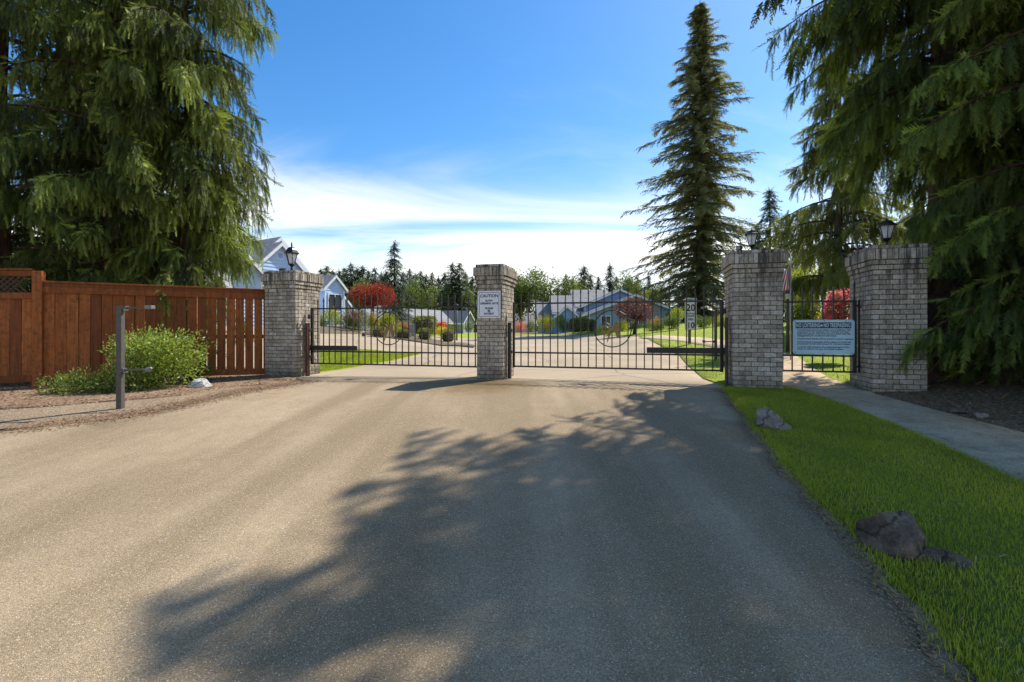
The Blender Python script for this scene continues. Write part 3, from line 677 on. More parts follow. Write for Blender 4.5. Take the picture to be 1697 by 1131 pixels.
def build_gate():
    pillar('brick pillar with a domed lantern beside the wooden fence and blue house', -10.40, -9.52, .905, .20, 2.885, 'right', 1)
    pillar('narrow brick pillar carrying the caution sign between the two driveway gates', -4.993, -4.421, .922, .36, 2.86, 'right', 2)
    pillar('brick pillar between the right driveway gate and the footpath gate', 0.0, .836, .95, .38, 2.94, 'left', 3)
    pillar('brick pillar under the dark overhanging cedar beside the walkway', 2.219, 3.02, .97, .38, 2.935, 'left', 4)
    lantern('black lantern with domed roof and tall finial on the fence-side pillar', -9.93, .36, 2.873, .72, True, 1)
    lantern('black flat-topped lantern on the pillar between gate and footpath', .41, .45, 2.928, .56, False, 2)
    lantern('black peaked lantern on the pillar under the dark cedar', 2.60, .42, 2.923, .63, False, 3)
    c = gw(-10.02, .15, 2.873); t = thing('junction_box', 'small brown box on the fence-side brick pillar beside its lantern', 'box', c)
    MB().box(c+Vector((0, 0, .035)), (.12, .09, .07), GATE_ROT, .006).build('housing', M['rust'], t); MB().box(c+Vector((0, 0, .076)), (.13, .10, .012), GATE_ROT, .003).build('lid', M['rust'], t)
    c = gw(.17, .35, 2.928); t = thing('floodlight', 'small spotlight beside the lantern on the pillar right of the driveway gates', 'light', c)
    MB().lathe(c, [(.03, 0), (.03, .01), (.012, .02), (.012, .05)], 10).build('bracket', M['lamp'], t, True)
    MB().lathe(c+Vector((0, 0, .045)), [(.03, 0), (.05, .02), (.055, .09), (.05, .10)], 12).build('housing', M['lamp'], t, True)
    MB().lathe(c+Vector((-.03, -.045, .095)), [(.026, -.03), (.032, 0), (.026, .03)], 10).build('lens', M['galv'], t, True)
    vehicle_gate('black iron driveway gate on the left side, hung beside the wooden fence pillar', -9.41, -5.02, 1.985, .95, .655, 26, .10, -1, -7.31)
    vehicle_gate('black iron driveway gate right of the caution pillar, in front of the speed sign', -4.30, -.125, 2.04, .985, .685, 25, .06, 1, -2.20)
    hinge_post('rust red steel post against the fence-side brick pillar', -9.40, .27, .20, 1.62, M['rust'])
    hinge_post('black steel post against the narrow caution-sign pillar', -4.355, .30, .38, 1.62, M['iron'])
    hinge_post('thin brown steel post at the left face of the pillar beside the speed sign', -.075, .20, .40, 1.70, M['bronze_iron'], .085)
    # footpath gate
    t = .45; s0, s1, zt, zm, zb = .93, 2.11, 2.0, 1.0, .71
    th = thing('footpath_gate', 'narrow black iron gate across the walkway with the blue sign on it', 'gate', gw((s0+s1)/2, t, .45))
    for nm, z in (('top_rail', zt), ('middle_rail', zm), ('bottom_rail', zb)): MB().box(gw((s0+s1)/2, t, z), (s1-s0, .032, .032), GATE_ROT, .003).build(nm, M['iron'], th)
    for s, w in ((s0, .04), (s1, .06)): MB().box(gw(s, t, (zt+zb)/2), (w, w, zt-zb+.04), GATE_ROT, .004).build('stile', M['iron'], th)
    for i in range(6): picket(th, s0+(s1-s0)*(i+1)/7, t-.002, zb+.006, zt+.25, M['iron'])
    picket(th, s1+.0, t, zt-.02, zt+.36, M['iron'])
    for z in (zb+.1, zt-.08): MB().box(gw(s1+.05, t, z), (.06, .03, .03), GATE_ROT).build('hinge', M['iron'], th)
    MB().box(gw(s0-.03, t-.02, 1.25), (.07, .05, .12), GATE_ROT, .005).build('latch', M['iron'], th)
    m = thing('hinge_pipe', 'thin upright steel pipe on the pillar face beside the footpath gate', 'pipe', gw(2.19, t, .70))
    MB().tube([gw(2.185, t, .70), gw(2.185, t, 2.02)], .017, 8).build('pipe', M['bronze_iron'], m, True)
    for z in (.8, 1.9): MB().box(gw(2.185, t, z), (.05, .05, .03), GATE_ROT, .004).build('clamp', M['iron'], m)
    # no loitering sign
    w, h = 1.0, .635; cs, cz, ts = 1.595, 1.345, .39
    th = thing('trespass_sign', 'pale blue no loitering no trespassing sign hung on the footpath gate', 'sign', gw(cs, ts, cz-h/2))
    def slab(name, pts, t0, d, mat, parent=None):
        return MB().prism([gw(cs+x, t0, cz+y) for x, y in pts], NV*d).build(name, mat, parent or th)
    slab('sign_plate', rounded(w, h, .05), ts, .006, M['sign_blue'])
    hd = slab('header_band', [(x, y+.215) for x, y in ((-.455, -.055), (.445, -.055), (.445, .055), (-.455, .055))], ts-.003, .0025, M['sign_navy'])
    lettering('NO LOITERING', .104, gw(cs-.250, ts-.0045, cz+.213), GATE_ROT, M['sign_pale'], hd, sx=.52, bold=.001, spacing=1.08)
    lettering('NO TRESPASSING', .104, gw(cs+.218, ts-.0045, cz+.213), GATE_ROT, M['sign_pale'], hd, sx=.49, bold=.001, spacing=1.08)
    star = [(.030*(1 if i % 2 == 0 else .42)*math.sin(2*math.pi*i/10)-.030, .030*(1 if i % 2 == 0 else .42)*math.cos(2*math.pi*i/10)+.213) for i in range(10)]
    slab('star', star, ts-.005, .0018, M['sign_pale'], hd)
    lines = ['Unauthorized persons or vehicles are prohibited. This', 'property is for the exclusive use of tenants and their', 'authorized guests. Only those persons, listed with the', 'management are considered authorized.', None,
             "Unauthorized vehicles will be towed at owner's expense.", None, 'Persons found trespassing will be subject to arrest and', 'prosecution by law enforcement for criminal trespass.', None,
             'Local law enforcement is the authorized agent of the', 'owner to enforce the laws of criminal trespass.']
    y = cz+.132
    for ln in lines:
        if ln is None: y -= .021; continue
        lettering(ln, .041, gw(cs-.425, ts-.002, y), GATE_ROT, M['sign_ink'], th, sx=.955, align='LEFT', bold=.0009); y -= .0360
    for x, yy in ((-.46, .285), (0.02, .295), (.36, .29), (-.46, -.285), (.01, -.297), (.46, -.285)):
        MB().lathe(gw(cs+x, ts+.002, cz+yy), [(.007, -.007), (.010, 0), (.007, .007)], 8).build('bolt', M['iron'], th, True)
    # caution sign
    s0, s1, z0, z1 = -4.965, -4.462, 1.722, 2.292; cs = (s0+s1)/2; cz = (z0+z1)/2; w = s1-s0; h = z1-z0; ts = -.018
    th = thing('caution_sign', 'white slow opening gate caution sign on the narrow middle brick pillar', 'sign', gw(cs, ts, z0))
    MB().prism([gw(cs+x, ts, cz+y) for x, y in rounded(w, h, .008, 2)], NV*.006).build('sign_plate', M['sign_white'], th)
    b = MB(); hw, hh = w/2-.025, h/2-.025; k = .055; path = []
    for sx, sy, fl in ((1, 1, 0), (-1, 1, 1), (-1, -1, 0), (1, -1, 1)):
        q = [(hw-.012, hh-k-.03), (hw, hh-k), (hw-.008, hh-.022), (hw-.022, hh-.008), (hw-k, hh), (hw-k-.03, hh-.012)]
        q = [(sx*x, sy*y) for x, y in q]; path += q[::-1] if fl else q
    path.append(path[0])
    for a, c in zip(path[:-1], path[1:]):
        b.bar(gw(cs+a[0], ts-.001, cz+a[1]), gw(cs+c[0], ts-.001, cz+c[1]), .009, .003, up=NV)
    b.build('border', M['sign_ink'], th)
    for tx, y, sz in (('CAUTION', .178, .088), ('SLOW', .078, .056), ('OPENING GATE', .020, .056), ('PLEASE', -.082, .056), ('BE', -.138, .056), ('PATIENT', -.196, .056)):
        lettering(tx, sz, gw(cs, ts-.002, cz+y), GATE_ROT, M['sign_ink'], th, bold=.0022)
    # speed sign
    g = G(1143.5, 572); Y = g.y
    th = thing('speed_sign', 'white 20 over truck speed 10 sign on a wooden post in the lawn', 'sign', g)
    W = 19.5/F*Y; zt_ = P(1144, 494, Y).z; zmid = P(1144, 520, Y).z; zbm = P(1144, 546.5, Y).z
    cx = P(1144.7, 0, Y).x
    MB().box((g.x, Y+.06, (g.z-.3+zt_)/2), (.10, .09, zt_-.02-g.z+.3), .05, .006).build('post', M['dark_wood'], th)
    for z0_, z1_, rows in ((zmid+.012, zt_, (('SPEED', .33, .21), ('20', -.16, .62))), (zbm, zmid-.012, (('TRUCK', .36, .17), ('SPEED', .14, .17), ('10', -.24, .52)))):
        pc = Vector((cx, Y, (z0_+z1_)/2)); hh = z1_-z0_
        pl = MB().prism([pc+Vector((x, 0, y)) for x, y in rounded(W, hh, .03, 3)], (0, .006, 0)).build('sign_panel', M['sign_white'], th)
        br = MB(); fr = rounded(W-.045, hh-.045, .025, 3); fr.append(fr[0])
        for a, c in zip(fr[:-1], fr[1:]): br.bar(pc+Vector((a[0], -.001, a[1])), pc+Vector((c[0], -.001, c[1])), .008, .002, up=(0, 1, 0))
        br.build('border', M['sign_ink'], pl)
        for tx, yy, sz in rows:
            lettering(tx, sz*hh, pc+Vector((0, -.002, yy*hh)), 0, M['sign_ink'], pl, sx=.95 if len(tx) < 3 else .78, bold=.010 if len(tx) < 3 else .004, depth=.001)
# ------------------------------------------------------------------ call box posts
def callbox(label, g, H, rz, sgn, kx):
    th = thing('call_post', label, 'post', g, 'grey steel call box posts')
    w = .082*kx; RZ = Matrix.Rotation(rz, 3, 'Z'); o = lambda x, y, z: g + RZ @ Vector((x*sgn, y, z))
    MB().box(o(0, 0, H/2-.1), (w, w, H+.2), rz, .004).build('post', M['post'], th)
    for z, nm in ((H, 'top_arm'), (H*.39, 'lower_arm')):
        b = MB(); b.box(o(.02 if z < H else .035, 0, z-.022), (w*1.25 if z < H else w*1.75, w*1.1, .055 if z < H else .05), rz, .004)
        b.bar(o(w*.6, 0, z-.025), o(.40, 0, z-.02), .036, .026)
        a = b.build(nm, M['post'], th)
        h = MB()
        if z == H: h.box(o(.445, 0, z-.015), (.11, .10, .055), rz, .006)
        else: h.tube([o(.38, 0, z-.02), o(.43, 0, z-.022), o(.47, 0, z+.01)], [.03, .045, .02], 8)
        h.build('mount_head', M['galv2'], a)
        MB().box(o(w*.95, 0, z-.055), (.05, .04, .02), rz, .003).build('bolt_plate', M['galv'], a)
def build_posts():
    g = G(199.5, 677); callbox('grey steel call post standing alone at the left road edge', g, 169*g.y/F, .05, 1, 1.0)
    g = G(1186, 600); callbox('grey steel call post on the lawn behind the right driveway gate', g, 90*g.y/F, .35, -1, .75)
# ------------------------------------------------------------------ foliage
def frames(d, rng, twist=None):
    """rotation matrices (n,3,3), rows = local x,y,z axes; x along d"""
    d = d/np.linalg.norm(d, axis=1, keepdims=True)
    r = rng.normal(size=d.shape); y = np.cross(r, d); y /= np.linalg.norm(y, axis=1, keepdims=True)+1e-9
    return np.stack([d, y, np.cross(d, y)], axis=1)
def flat_frames(d):
    """x along d, z as far up as it can be: for flat sprays"""
    d = d/np.linalg.norm(d, axis=1, keepdims=True); up = np.tile(np.array([[0.02, 0.03, 1.0]]), (len(d), 1))
    y = np.cross(up, d); y /= np.linalg.norm(y, axis=1, keepdims=True)+1e-9
    return np.stack([d, y, np.cross(d, y)], axis=1)
def place(T, Fc, p, Rm, s, tint, ttip):
    """copies of a template: returns V, F, tint"""
    n = len(p); k = len(T)
    V = np.einsum('kj,njm->nkm', T, Rm)*np.asarray(s).reshape(n, 1, 1) + p[:, None, :]
    Fa = (Fc[None]+np.arange(n)[:, None, None]*k).reshape(-1, Fc.shape[1])
    tt = np.clip(np.asarray(tint)[:, None] + ttip[None]*0.35, 0, 1)
    return V.reshape(-1, 3), Fa, tt.ravel()
def join(parts):
    V = []; Fa = []; t = []; o = 0
    for v, f, a in parts: V.append(v); Fa.append(f+o); t.append(a); o += len(v)
    return np.concatenate(V), np.concatenate(Fa), np.concatenate(t)
def frond(seed, n, ang=42, ll=.20, lw=.032, curl=.12, rag=.35, droop=0.0):
    """a flat conifer spray of length 1 along x: alternate pointed leaflets (one triangle each)"""
    r = random.Random(seed); V = []; Fa = []; tt = []
    for i in range(n):
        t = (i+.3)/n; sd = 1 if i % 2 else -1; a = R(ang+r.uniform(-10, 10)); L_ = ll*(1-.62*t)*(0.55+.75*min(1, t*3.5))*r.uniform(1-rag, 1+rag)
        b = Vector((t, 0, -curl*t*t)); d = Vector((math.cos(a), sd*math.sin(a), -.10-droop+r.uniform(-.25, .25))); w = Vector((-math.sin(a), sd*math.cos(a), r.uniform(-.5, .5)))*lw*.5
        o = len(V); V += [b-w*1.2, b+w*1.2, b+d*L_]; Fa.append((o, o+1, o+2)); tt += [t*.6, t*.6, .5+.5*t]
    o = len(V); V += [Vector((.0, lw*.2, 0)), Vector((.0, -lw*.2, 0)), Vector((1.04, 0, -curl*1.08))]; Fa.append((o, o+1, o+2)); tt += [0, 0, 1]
    return np.array([tuple(v) for v in V]), np.array(Fa), np.array(tt)
HANG = [frond(i, 17, 36, .25, .050, .12, .5) for i in range(8)]
LACE = [frond(60+i, 20, 40, .27, .046, .20, .5) for i in range(8)]
HANGC = [frond(40+i, 14, 34, .22, .060, .10, .4) for i in range(4)]
FLATF = [frond(10+i, 16, 44, .34, .060, .18, .4, .15) for i in range(5)]
FIRF = [frond(30+i, 9, 50, .42, .12, .18, .45, .15) for i in range(5)]
COARSE = [frond(20+i, 11, 46, .40, .10, .16, .35, .12) for i in range(4)]
LEAF_T = np.array([(0, 0, 0), (.5, .22, .06), (1, 0, -.04), (.5, -.22, .06)]); LEAF_F = np.array([(0, 1, 2, 3)])
LEAF_R = np.array([(0, 0, 0), (.45, .36, .08), (1, 0, -.06), (.45, -.36, .08)])
def scatter(templates, p, Rm, s, tint, rng):
    ch = rng.integers(0, len(templates), len(p)); out = []
    for k, (T, Fc, tt) in enumerate(templates):
        m = ch == k
        if m.any(): out.append(place(T, Fc, p[m], Rm[m], s[m], tint[m], tt))
    return join(out)
def limb_tree(name, label, base, H, cb, rad, n_limbs, seed, mat, bark, dens=1.0, cat='tree', group=None, trunk_r=.28, hang=(.5, 1.1), templates=None, side=None, lean=(0, 0), arch=.35, sag=.62, ztop=99.0, hole=0.0, chain=3, top=.42):
    """weeping conifer: limbs that arch out and sag, curtains of hanging sprays"""
    rng = np.random.default_rng(seed); rnd = random.Random(seed)
    base = Vector(base); th = thing(name, label, cat, base, group)
    tr = MB(); k = 12
    tr.tube([base+Vector((lean[0]*(i/k)**1.5+.06*math.sin(i*1.3+seed), lean[1]*(i/k)**1.5+.05*math.cos(i*1.7+seed), -.2+(H+.2)*i/k)) for i in range(k+1)], [trunk_r*(1.15-i/k*1.05) for i in range(k+1)], 10)
    tr.build('trunk', bark, th, True)
    br = MB(); PP = []; DD = []; SS = []; TT = []; HI = []
    for i in range(n_limbs):
        f = (i+rnd.random())/n_limbs; z0 = cb + (H*.97-cb)*f**1.08; az = rnd.uniform(0, 2*math.pi)
        Lr = rad(z0)*(rnd.uniform(.62, 1.12) if z0 < ztop else rnd.uniform(.35, 1.3))
        if z0 > ztop and rnd.random() < (hole if z0 > .72*H else hole*.25): continue
        if side: Lr *= side(az, z0)
        if Lr < .25: continue
        ou = np.array([math.cos(az), math.sin(az), 0.0]); tang = np.array([-ou[1], ou[0], 0.0])
        ar = arch*rnd.uniform(.5, 1.3); sg = sag*rnd.uniform(.75, 1.25); bend = rnd.uniform(-.18, .18)
        tc = (z0/H)
        c0 = np.array([base.x+lean[0]*tc**1.5, base.y+lean[1]*tc**1.5, base.z+z0])
        pos = lambda t: c0 + ou*Lr*t + tang*bend*Lr*t*t + np.array([0, 0, 1.0])*Lr*(ar*t - sg*t*t)
        br.tube([pos(t) for t in np.linspace(0, .97, 6)], [max(.006, (.018+.016*Lr)*(1-t*.93)) for t in np.linspace(0, 1, 6)], 5, cap=False)
        m = int((6+26.0*Lr)*dens*(1 if z0 < ztop else top)); t = rng.uniform(.06, 1.0, m)**.85; lt = rng.uniform(-.15, .30)
        pts = np.array([pos(x) for x in t])
        wid = .50*np.sin(np.pi*np.clip(t, .08, .97))*min(1.4, Lr)*.55
        off = rng.uniform(-1, 1, m)
        pts += tang*(off*wid)[:, None]; pts[:, 2] -= np.abs(off)*wid*.5*rng.random(m) + .03
        d = np.zeros((m, 3)); d += ou*(.10+.22*t[:, None])*rng.uniform(.0, 1.6, (m, 1)) + tang*(off*.22)[:, None] + rng.normal(0, .11, (m, 3)); d[:, 2] = -rng.uniform(.75, 1.2, m)
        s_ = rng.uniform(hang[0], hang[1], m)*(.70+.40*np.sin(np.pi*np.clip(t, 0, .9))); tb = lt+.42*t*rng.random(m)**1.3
        if z0 >= ztop: kk = np.ones(m, int); s_ *= 1.9
        else: kk = rng.integers(1, chain+1, m)
        for j in range(chain):                                   # each curtain thread is a chain of small sprays
            q = kk > j
            if not q.any(): break
            n_ = int(q.sum()); PP.append(pts[q].copy()); DD.append(d[q]+rng.normal(0, .10, (n_, 3))); SS.append(s_[q]*(1-.09*j)); HI.append(np.full(n_, z0 >= ztop)); TT.append(np.clip(tb[q]+.05*j+rng.normal(0, .08, n_), 0, 1))
            dn = d/np.linalg.norm(d, axis=1, keepdims=True); pts = pts+dn*(s_*.70)[:, None]; d = d*np.array([.7, .7, 1])
        # spray along the limb tip
        q = 16 if z0 < ztop else 4; t2 = rng.uniform(.45, 1.0, q); p2 = np.array([pos(x) for x in t2]); d2 = np.tile(ou, (q, 1)) + tang*rng.uniform(-.8, .8, (q, 1)); d2[:, 2] -= rng.uniform(.2, .9, q)
        PP.append(p2); DD.append(d2); SS.append(rng.uniform(hang[0], hang[1], q)*1.1); HI.append(np.full(q, z0 >= ztop)); TT.append(np.clip(lt+.4+rng.normal(0, .1, q), 0, 1))
    br.build('branches', bark, th, kind='stuff')
    p = np.concatenate(PP); d = np.concatenate(DD); s = np.concatenate(SS); tt = np.concatenate(TT)
    hi = np.concatenate(HI); fm = frames(d, rng); out = []
    for m_, T in ((~hi, templates or HANG), (hi, HANGC)):
        if m_.any(): out.append(scatter(T, p[m_], fm[m_], s[m_], tt[m_], rng))
    V, Fa, tn = join(out); mesh_np('crown', V, Fa, mat, th, tn)
    return th
def fir_mesh(H, rmax, seed, nb=5, step=.4, fr=None, cb=.6, per=7, fs=.8, power=.85, droop=.25, ragged=.25, gaps=0.0):
    """spruce or fir: whorls of drooping branches with flat sprays. returns crown arrays and branch list"""
    rng = np.random.default_rng(seed); PP = []; DD = []; SS = []; TT = []; BR_ = []
    z = cb
    while z < H*.985:
        f = z/H; Lw = max(.12, rmax*(1-f)**power)*(.75+.25*min(1, (z-cb+.4)/1.5)); n = max(3, int(nb+rng.integers(-1, 2)))
        a0 = rng.uniform(0, 6.28)
        for j in range(n):
            if rng.random() < gaps: continue
            az = a0+6.283*j/n+rng.normal(0, .25); L_ = Lw*(1+.38*math.sin(2.3*az+z*.55+seed)*math.sin(az-z*.31))*rng.uniform(1-ragged*1.6, 1+ragged); ou = np.array([math.cos(az), math.sin(az), 0]); tg = np.array([-ou[1], ou[0], 0])
            up = .18-.5*(1-f)*droop*2+rng.normal(0, .10); zz = z+rng.normal(0, step*.3)
            pos = lambda t: np.array([0, 0, zz])+ou*L_*t+np.array([0, 0, 1])*L_*(up*t - droop*t*t + .16*max(0, t-.7))
            BR_.append([pos(0), pos(.5), pos(.95)])
            m = max(3, int(per*(.35+.65*L_/rmax))); t = (np.arange(m)+rng.random(m))/m*.92+.12; sd = np.where(np.arange(m) % 2, 1, -1)
            p = np.array([pos(x) for x in np.minimum(t, 1)]); lt = rng.uniform(0, .35)
            d = ou*(.75+.4*t[:, None]) + tg*(sd*rng.uniform(.35, 1.1, m)*(1.05-t))[:, None] + rng.normal(0, .14, (m, 3)); d[:, 2] -= rng.uniform(-.15, .95, m)
            PP.append(p); DD.append(d); SS.append(fs*rng.uniform(.6, 1.15, m)*(.45+.55*min(1, L_/rmax*1.6))); TT.append(np.clip(lt+.4*t*rng.random(m), 0, 1))
        z += step*(.55+.45*(1-f))*rng.uniform(.75, 1.25)
    m = 10; PP.append(np.column_stack([np.zeros(m), np.zeros(m), np.linspace(H*.9, H*.99, m)])); d = rng.normal(0, .45, (m, 3)); d[:, 2] = .9; DD.append(d); SS.append(np.full(m, fs*.35)); TT.append(rng.uniform(.2, .6, m))
    p = np.concatenate(PP); d = np.concatenate(DD); s = np.concatenate(SS); tt = np.concatenate(TT)
    V, Fa, tn = scatter(fr or FLATF, p, flat_frames(d), s, tt, rng)
    return V, Fa, tn, BR_
def fir_tree(name, label, base, H, rmax, seed, mat, bark, group=None, trunk_r=.25, limbs=True, cat='tree', **kw):
    base = Vector(base); th = thing(name, label, cat, base, group)
    V, Fa, tn, BR_ = fir_mesh(H, rmax, seed, **kw)
    t = MB(); t.tube([base+Vector((.04*math.sin(i+seed), .04*math.cos(1.4*i), -.3+(H+.2)*i/8)) for i in range(9)], [trunk_r*(1.1-i/8*1.03) for i in range(9)], 9); t.build('trunk', bark, th, True)
    if limbs:
        b = MB()
        for q in BR_: b.tube([base+Vector(x) for x in q], [.035*trunk_r/.25, .02*trunk_r/.25, .006], 4, cap=False)
        b.build('branches', bark, th, kind='stuff')
    mesh_np('crown', V+np.array(base), Fa, mat, th, tn)
    return th
PROTO = {}
def far_conifer(label, px, pytop, Y, kind, group, name='conifer', wid=1.0):
    """one tree of the wood: trunk and crown, copies of four grown prototypes"""
    X = (px-CX)/F*Y; zb = zg(X, Y); H = CZ-(pytop-HY)/F*Y - zb
    if kind not in PROTO:
        rmax = (1.9, 2.3, 1.7, 2.6)[kind % 4]; V, Fa, tn, _ = fir_mesh(10, rmax, 70+kind, nb=6, step=.42, fr=COARSE, cb=.4, per=5, fs=1.3, power=(.8, .7, .95, .62)[kind % 4], droop=.28, ragged=.32)
        me_c = mesh_np('crown', V, Fa, M['conifer'] if kind % 2 else M['conifer2'], None, tn); me_t = MB().tube([(0, 0, -.3), (0, 0, 5), (0, 0, 9.7)], [.22, .13, .02], 7).build('trunk', M['bark2'])
        PROTO[kind] = (me_c.data, me_t.data); bpy.data.objects.remove(me_c); bpy.data.objects.remove(me_t)
    th = thing(name, label, 'tree', (X, Y, zb), group); k = H/10; rnd = random.Random(int(px*7+Y))
    a = rnd.uniform(0, 6.28); w = k*wid*rnd.uniform(.9, 1.15)
    for nm, me in (('crown', PROTO[kind][0]), ('trunk', PROTO[kind][1])):
        o = bpy.data.objects.new(nm, me); col.objects.link(o); o.parent = th; o.scale = (w, w, k); o.rotation_euler = (0, 0, a)
    return th
def blob_points(n, ell, rng, shell=.55):
    """points inside lumpy ellipsoids: ell = (cx,cy,cz,rx,ry,rz) rows; returns points and outward directions"""
    ell = np.asarray(ell, float); vol = ell[:, 3]*ell[:, 4]*ell[:, 5]; ch = rng.choice(len(ell), n, p=vol**.75/np.sum(vol**.75))
    d = rng.normal(size=(n, 3)); d /= np.linalg.norm(d, axis=1, keepdims=True); r = (shell**3+(1-shell**3)*rng.random(n))**(1/3)
    e = ell[ch]; return e[:, :3]+d*r[:, None]*e[:, 3:], d
def leaves(n, ell, size, rng, shell=.5, tmpl=None, up=.3, outw=.8, clump=0, tint=(.1, .9)):
    p, d = blob_points(n, ell, rng, shell)
    if clump:                                                   # gather leaves round twig ends
        k = max(6, n//clump); q, dq = blob_points(k, ell, rng, shell); i = rng.integers(0, k, n)
        p = q[i]+rng.normal(0, size*1.15, (n, 3)); d = dq[i]
    dd = d*outw + rng.normal(0, .55, (n, 3)); dd[:, 2] += up
    t = np.clip(rng.uniform(tint[0], tint[1], n)*.6+.4*rng.random(n), 0, 1)
    T = LEAF_T if tmpl is None else tmpl
    return place(T, LEAF_F, p, frames(dd, rng), size*rng.uniform(.6, 1.25, n), t*.75, np.array([0, .4, 1, .4]))
def twigs(mb, base, ell, rng, n, r=.012):
    q, _ = blob_points(n, ell, rng, .35)
    for x in q:
        b = Vector(base)+Vector((rng.normal(0, .06), rng.normal(0, .06), 0)); m_ = b.lerp(Vector(x), .5)+Vector((0, 0, .08*rng.random()))
        mb.tube([b, m_, x], [r, r*.7, r*.3], 4, cap=False)
def shrub(name, label, base, ell, n, size, mat, seed, cat='shrub', group=None, bark=None, flowers=None, shell=.45, up=.35, tmpl=None, clump=6, stems=10, sr=.012, sink=True):
    """ell rows are relative to base"""
    base = Vector(base); rng = np.random.default_rng(seed); th = thing(name, label, cat, base, group)
    E = [(e[0]+base.x, e[1]+base.y, e[2]+base.z, *e[3:]) for e in ell]
    V, Fa, t = leaves(n, E, size, rng, shell, tmpl, up, clump=clump)
    if sink: V[:, 2] = np.maximum(V[:, 2], base.z-.03)
    mesh_np('foliage', V, Fa, mat, th, t)
    if stems: tw = MB(); twigs(tw, base, E, rng, stems, sr); tw.build('stems', bark or M['bark2'], th, kind='stuff')
    if flowers:
        fm, fn, fs, lo = flowers
        p, d = blob_points(fn*3, E, rng, .93); k = d[:, 2] > lo; p = p[k][:fn]; d = d[k][:fn]
        pts = np.repeat(p, 9, 0)+rng.normal(0, fs*.55, (len(p)*9, 3)); dd = np.repeat(d, 9, 0)+rng.normal(0, .6, (len(p)*9, 3))
        v, f, tt = place(LEAF_R, LEAF_F, pts, frames(dd, rng), fs*rng.uniform(.7, 1.2, len(pts)), rng.random(len(pts))*.7, np.array([0, .4, 1, .4]))
        mesh_np('blossom', v, f, fm, th, tt, kind='stuff')
    return th
def clipped(name, label, c, size, rz, mat, seed, n, leaf, group=None, cat='hedge', rnd_=.12):
    """clipped shrub: a dark woody heart and leaves over a rounded box"""
    c = Vector(c); th = thing(name, label, cat, c, group); rng = np.random.default_rng(seed)
    x, y, z = size; q = rng.uniform(-1, 1, (n, 3)); ax = rng.choice(3, n, p=np.array([y*z, x*z, x*y*1.3])/(y*z+x*z+x*y*1.3)); sg = np.where(rng.random(n) < .5, -1, 1); q[np.arange(n), ax] = sg
    top = (ax == 2); q[top, 2] = np.where(rng.random(top.sum()) < .9, 1, -1)
    nrm = np.zeros((n, 3)); nrm[np.arange(n), ax] = q[np.arange(n), ax]
    l4 = (np.abs(q)**5).sum(1)**(1/5); q = q/l4[:, None]*(1+rnd_*rng.normal(0, .35, (n, 1)))
    p = q*np.array([x/2, y/2, z/2]) + rng.normal(0, leaf*.5, (n, 3)); cs, sn = math.cos(rz), math.sin(rz)
    rot = np.array([[cs, sn, 0], [-sn, cs, 0], [0, 0, 1]]); p = p@rot; nrm = nrm@rot; p += np.array([c.x, c.y, c.z+z/2])
    dd = nrm*.6+rng.normal(0, .7, (n, 3)); dd[:, 2] += .3
    V, Fa, t = place(LEAF_R, LEAF_F, p, frames(dd, rng), leaf*rng.uniform(.7, 1.3, n), rng.random(n)*.7, np.array([0, .3, 1, .3]))
    mesh_np('foliage', V, Fa, mat, th, t)
    MB().box(c+Vector((0, 0, z*.47)), (x*.84, y*.84, z*.86), rz, min(x, y, z)*.22).build('branches', M['bark2'], th)
    return th
def round_tree(name, label, base, ell, n, size, mat, seed, trunk_r, bark, trunk_h, cat='tree', group=None, shell=.35, clump=14, lean=(0, 0), tmpl=None):
    base = Vector(base); th = thing(name, label, cat, base, group); rng = np.random.default_rng(seed)
    E = [(e[0]+base.x, e[1]+base.y, e[2]+base.z, *e[3:]) for e in ell]
    V, Fa, t = leaves(n, E, size, rng, shell, tmpl, .15, clump=clump); mesh_np('crown', V, Fa, mat, th, t)
    top = base+Vector((lean[0], lean[1], trunk_h)); tr = MB(); tr.tube([base-Vector((0, 0, .2)), base.lerp(top, .5)+Vector((trunk_r*.4, 0, 0)), top], [trunk_r*1.25, trunk_r, trunk_r*.8], 9); tr.build('trunk', bark, th, True)
    b = MB(); q, _ = blob_points(max(8, len(E)*4), E, rng, .3)
    for x in q: x = Vector(x); b.tube([top-Vector((0, 0, .1)), top.lerp(x, .5)+Vector((0, 0, .05*(x-top).length)), x], [trunk_r*.55, trunk_r*.3, trunk_r*.07], 5, cap=False)
    b.build('branches', bark, th, kind='stuff')
    return th
def lump(name, label, base, size, mat, seed, cat='rock', rz=0.0, facets=7, extra=None, cut=(.52, .80)):
    """a rock: an icosphere cut by planes, with a rough skin"""
    base = Vector(base); rnd = random.Random(seed); th = tag(bpy.data.objects.new(name, None), label, cat)
    bm = bmesh.new(); bmesh.ops.create_icosphere(bm, subdivisions=4, radius=1.0)
    for i in range(facets):
        n = Vector((rnd.gauss(0, 1), rnd.gauss(0, 1), rnd.gauss(.25, .8))).normalized(); d = rnd.uniform(*cut)
        for v in bm.verts:
            k = v.co.dot(n)-d
            if k > 0: v.co -= n*k*.96
    from mathutils import noise as mn
    for v in bm.verts:
        v.co += v.co.normalized()*(mn.noise(v.co*2.2+Vector((seed, 0, 0)))*.08+mn.noise(v.co*6+Vector((0, seed, 0)))*.035+mn.noise(v.co*15)*.014)
        if extra: v.co = extra(v.co.copy())
        v.co = Vector((v.co.x*size[0], v.co.y*size[1], v.co.z*size[2]))
    me = bpy.data.meshes.new(name); bm.to_mesh(me); bm.free(); me.materials.append(mat)
    bpy.data.objects.remove(th); o = link(name, me); o.location = base; o.rotation_euler = (0, 0, rz); ORG[o.name] = base
    return tag(o, label, cat)
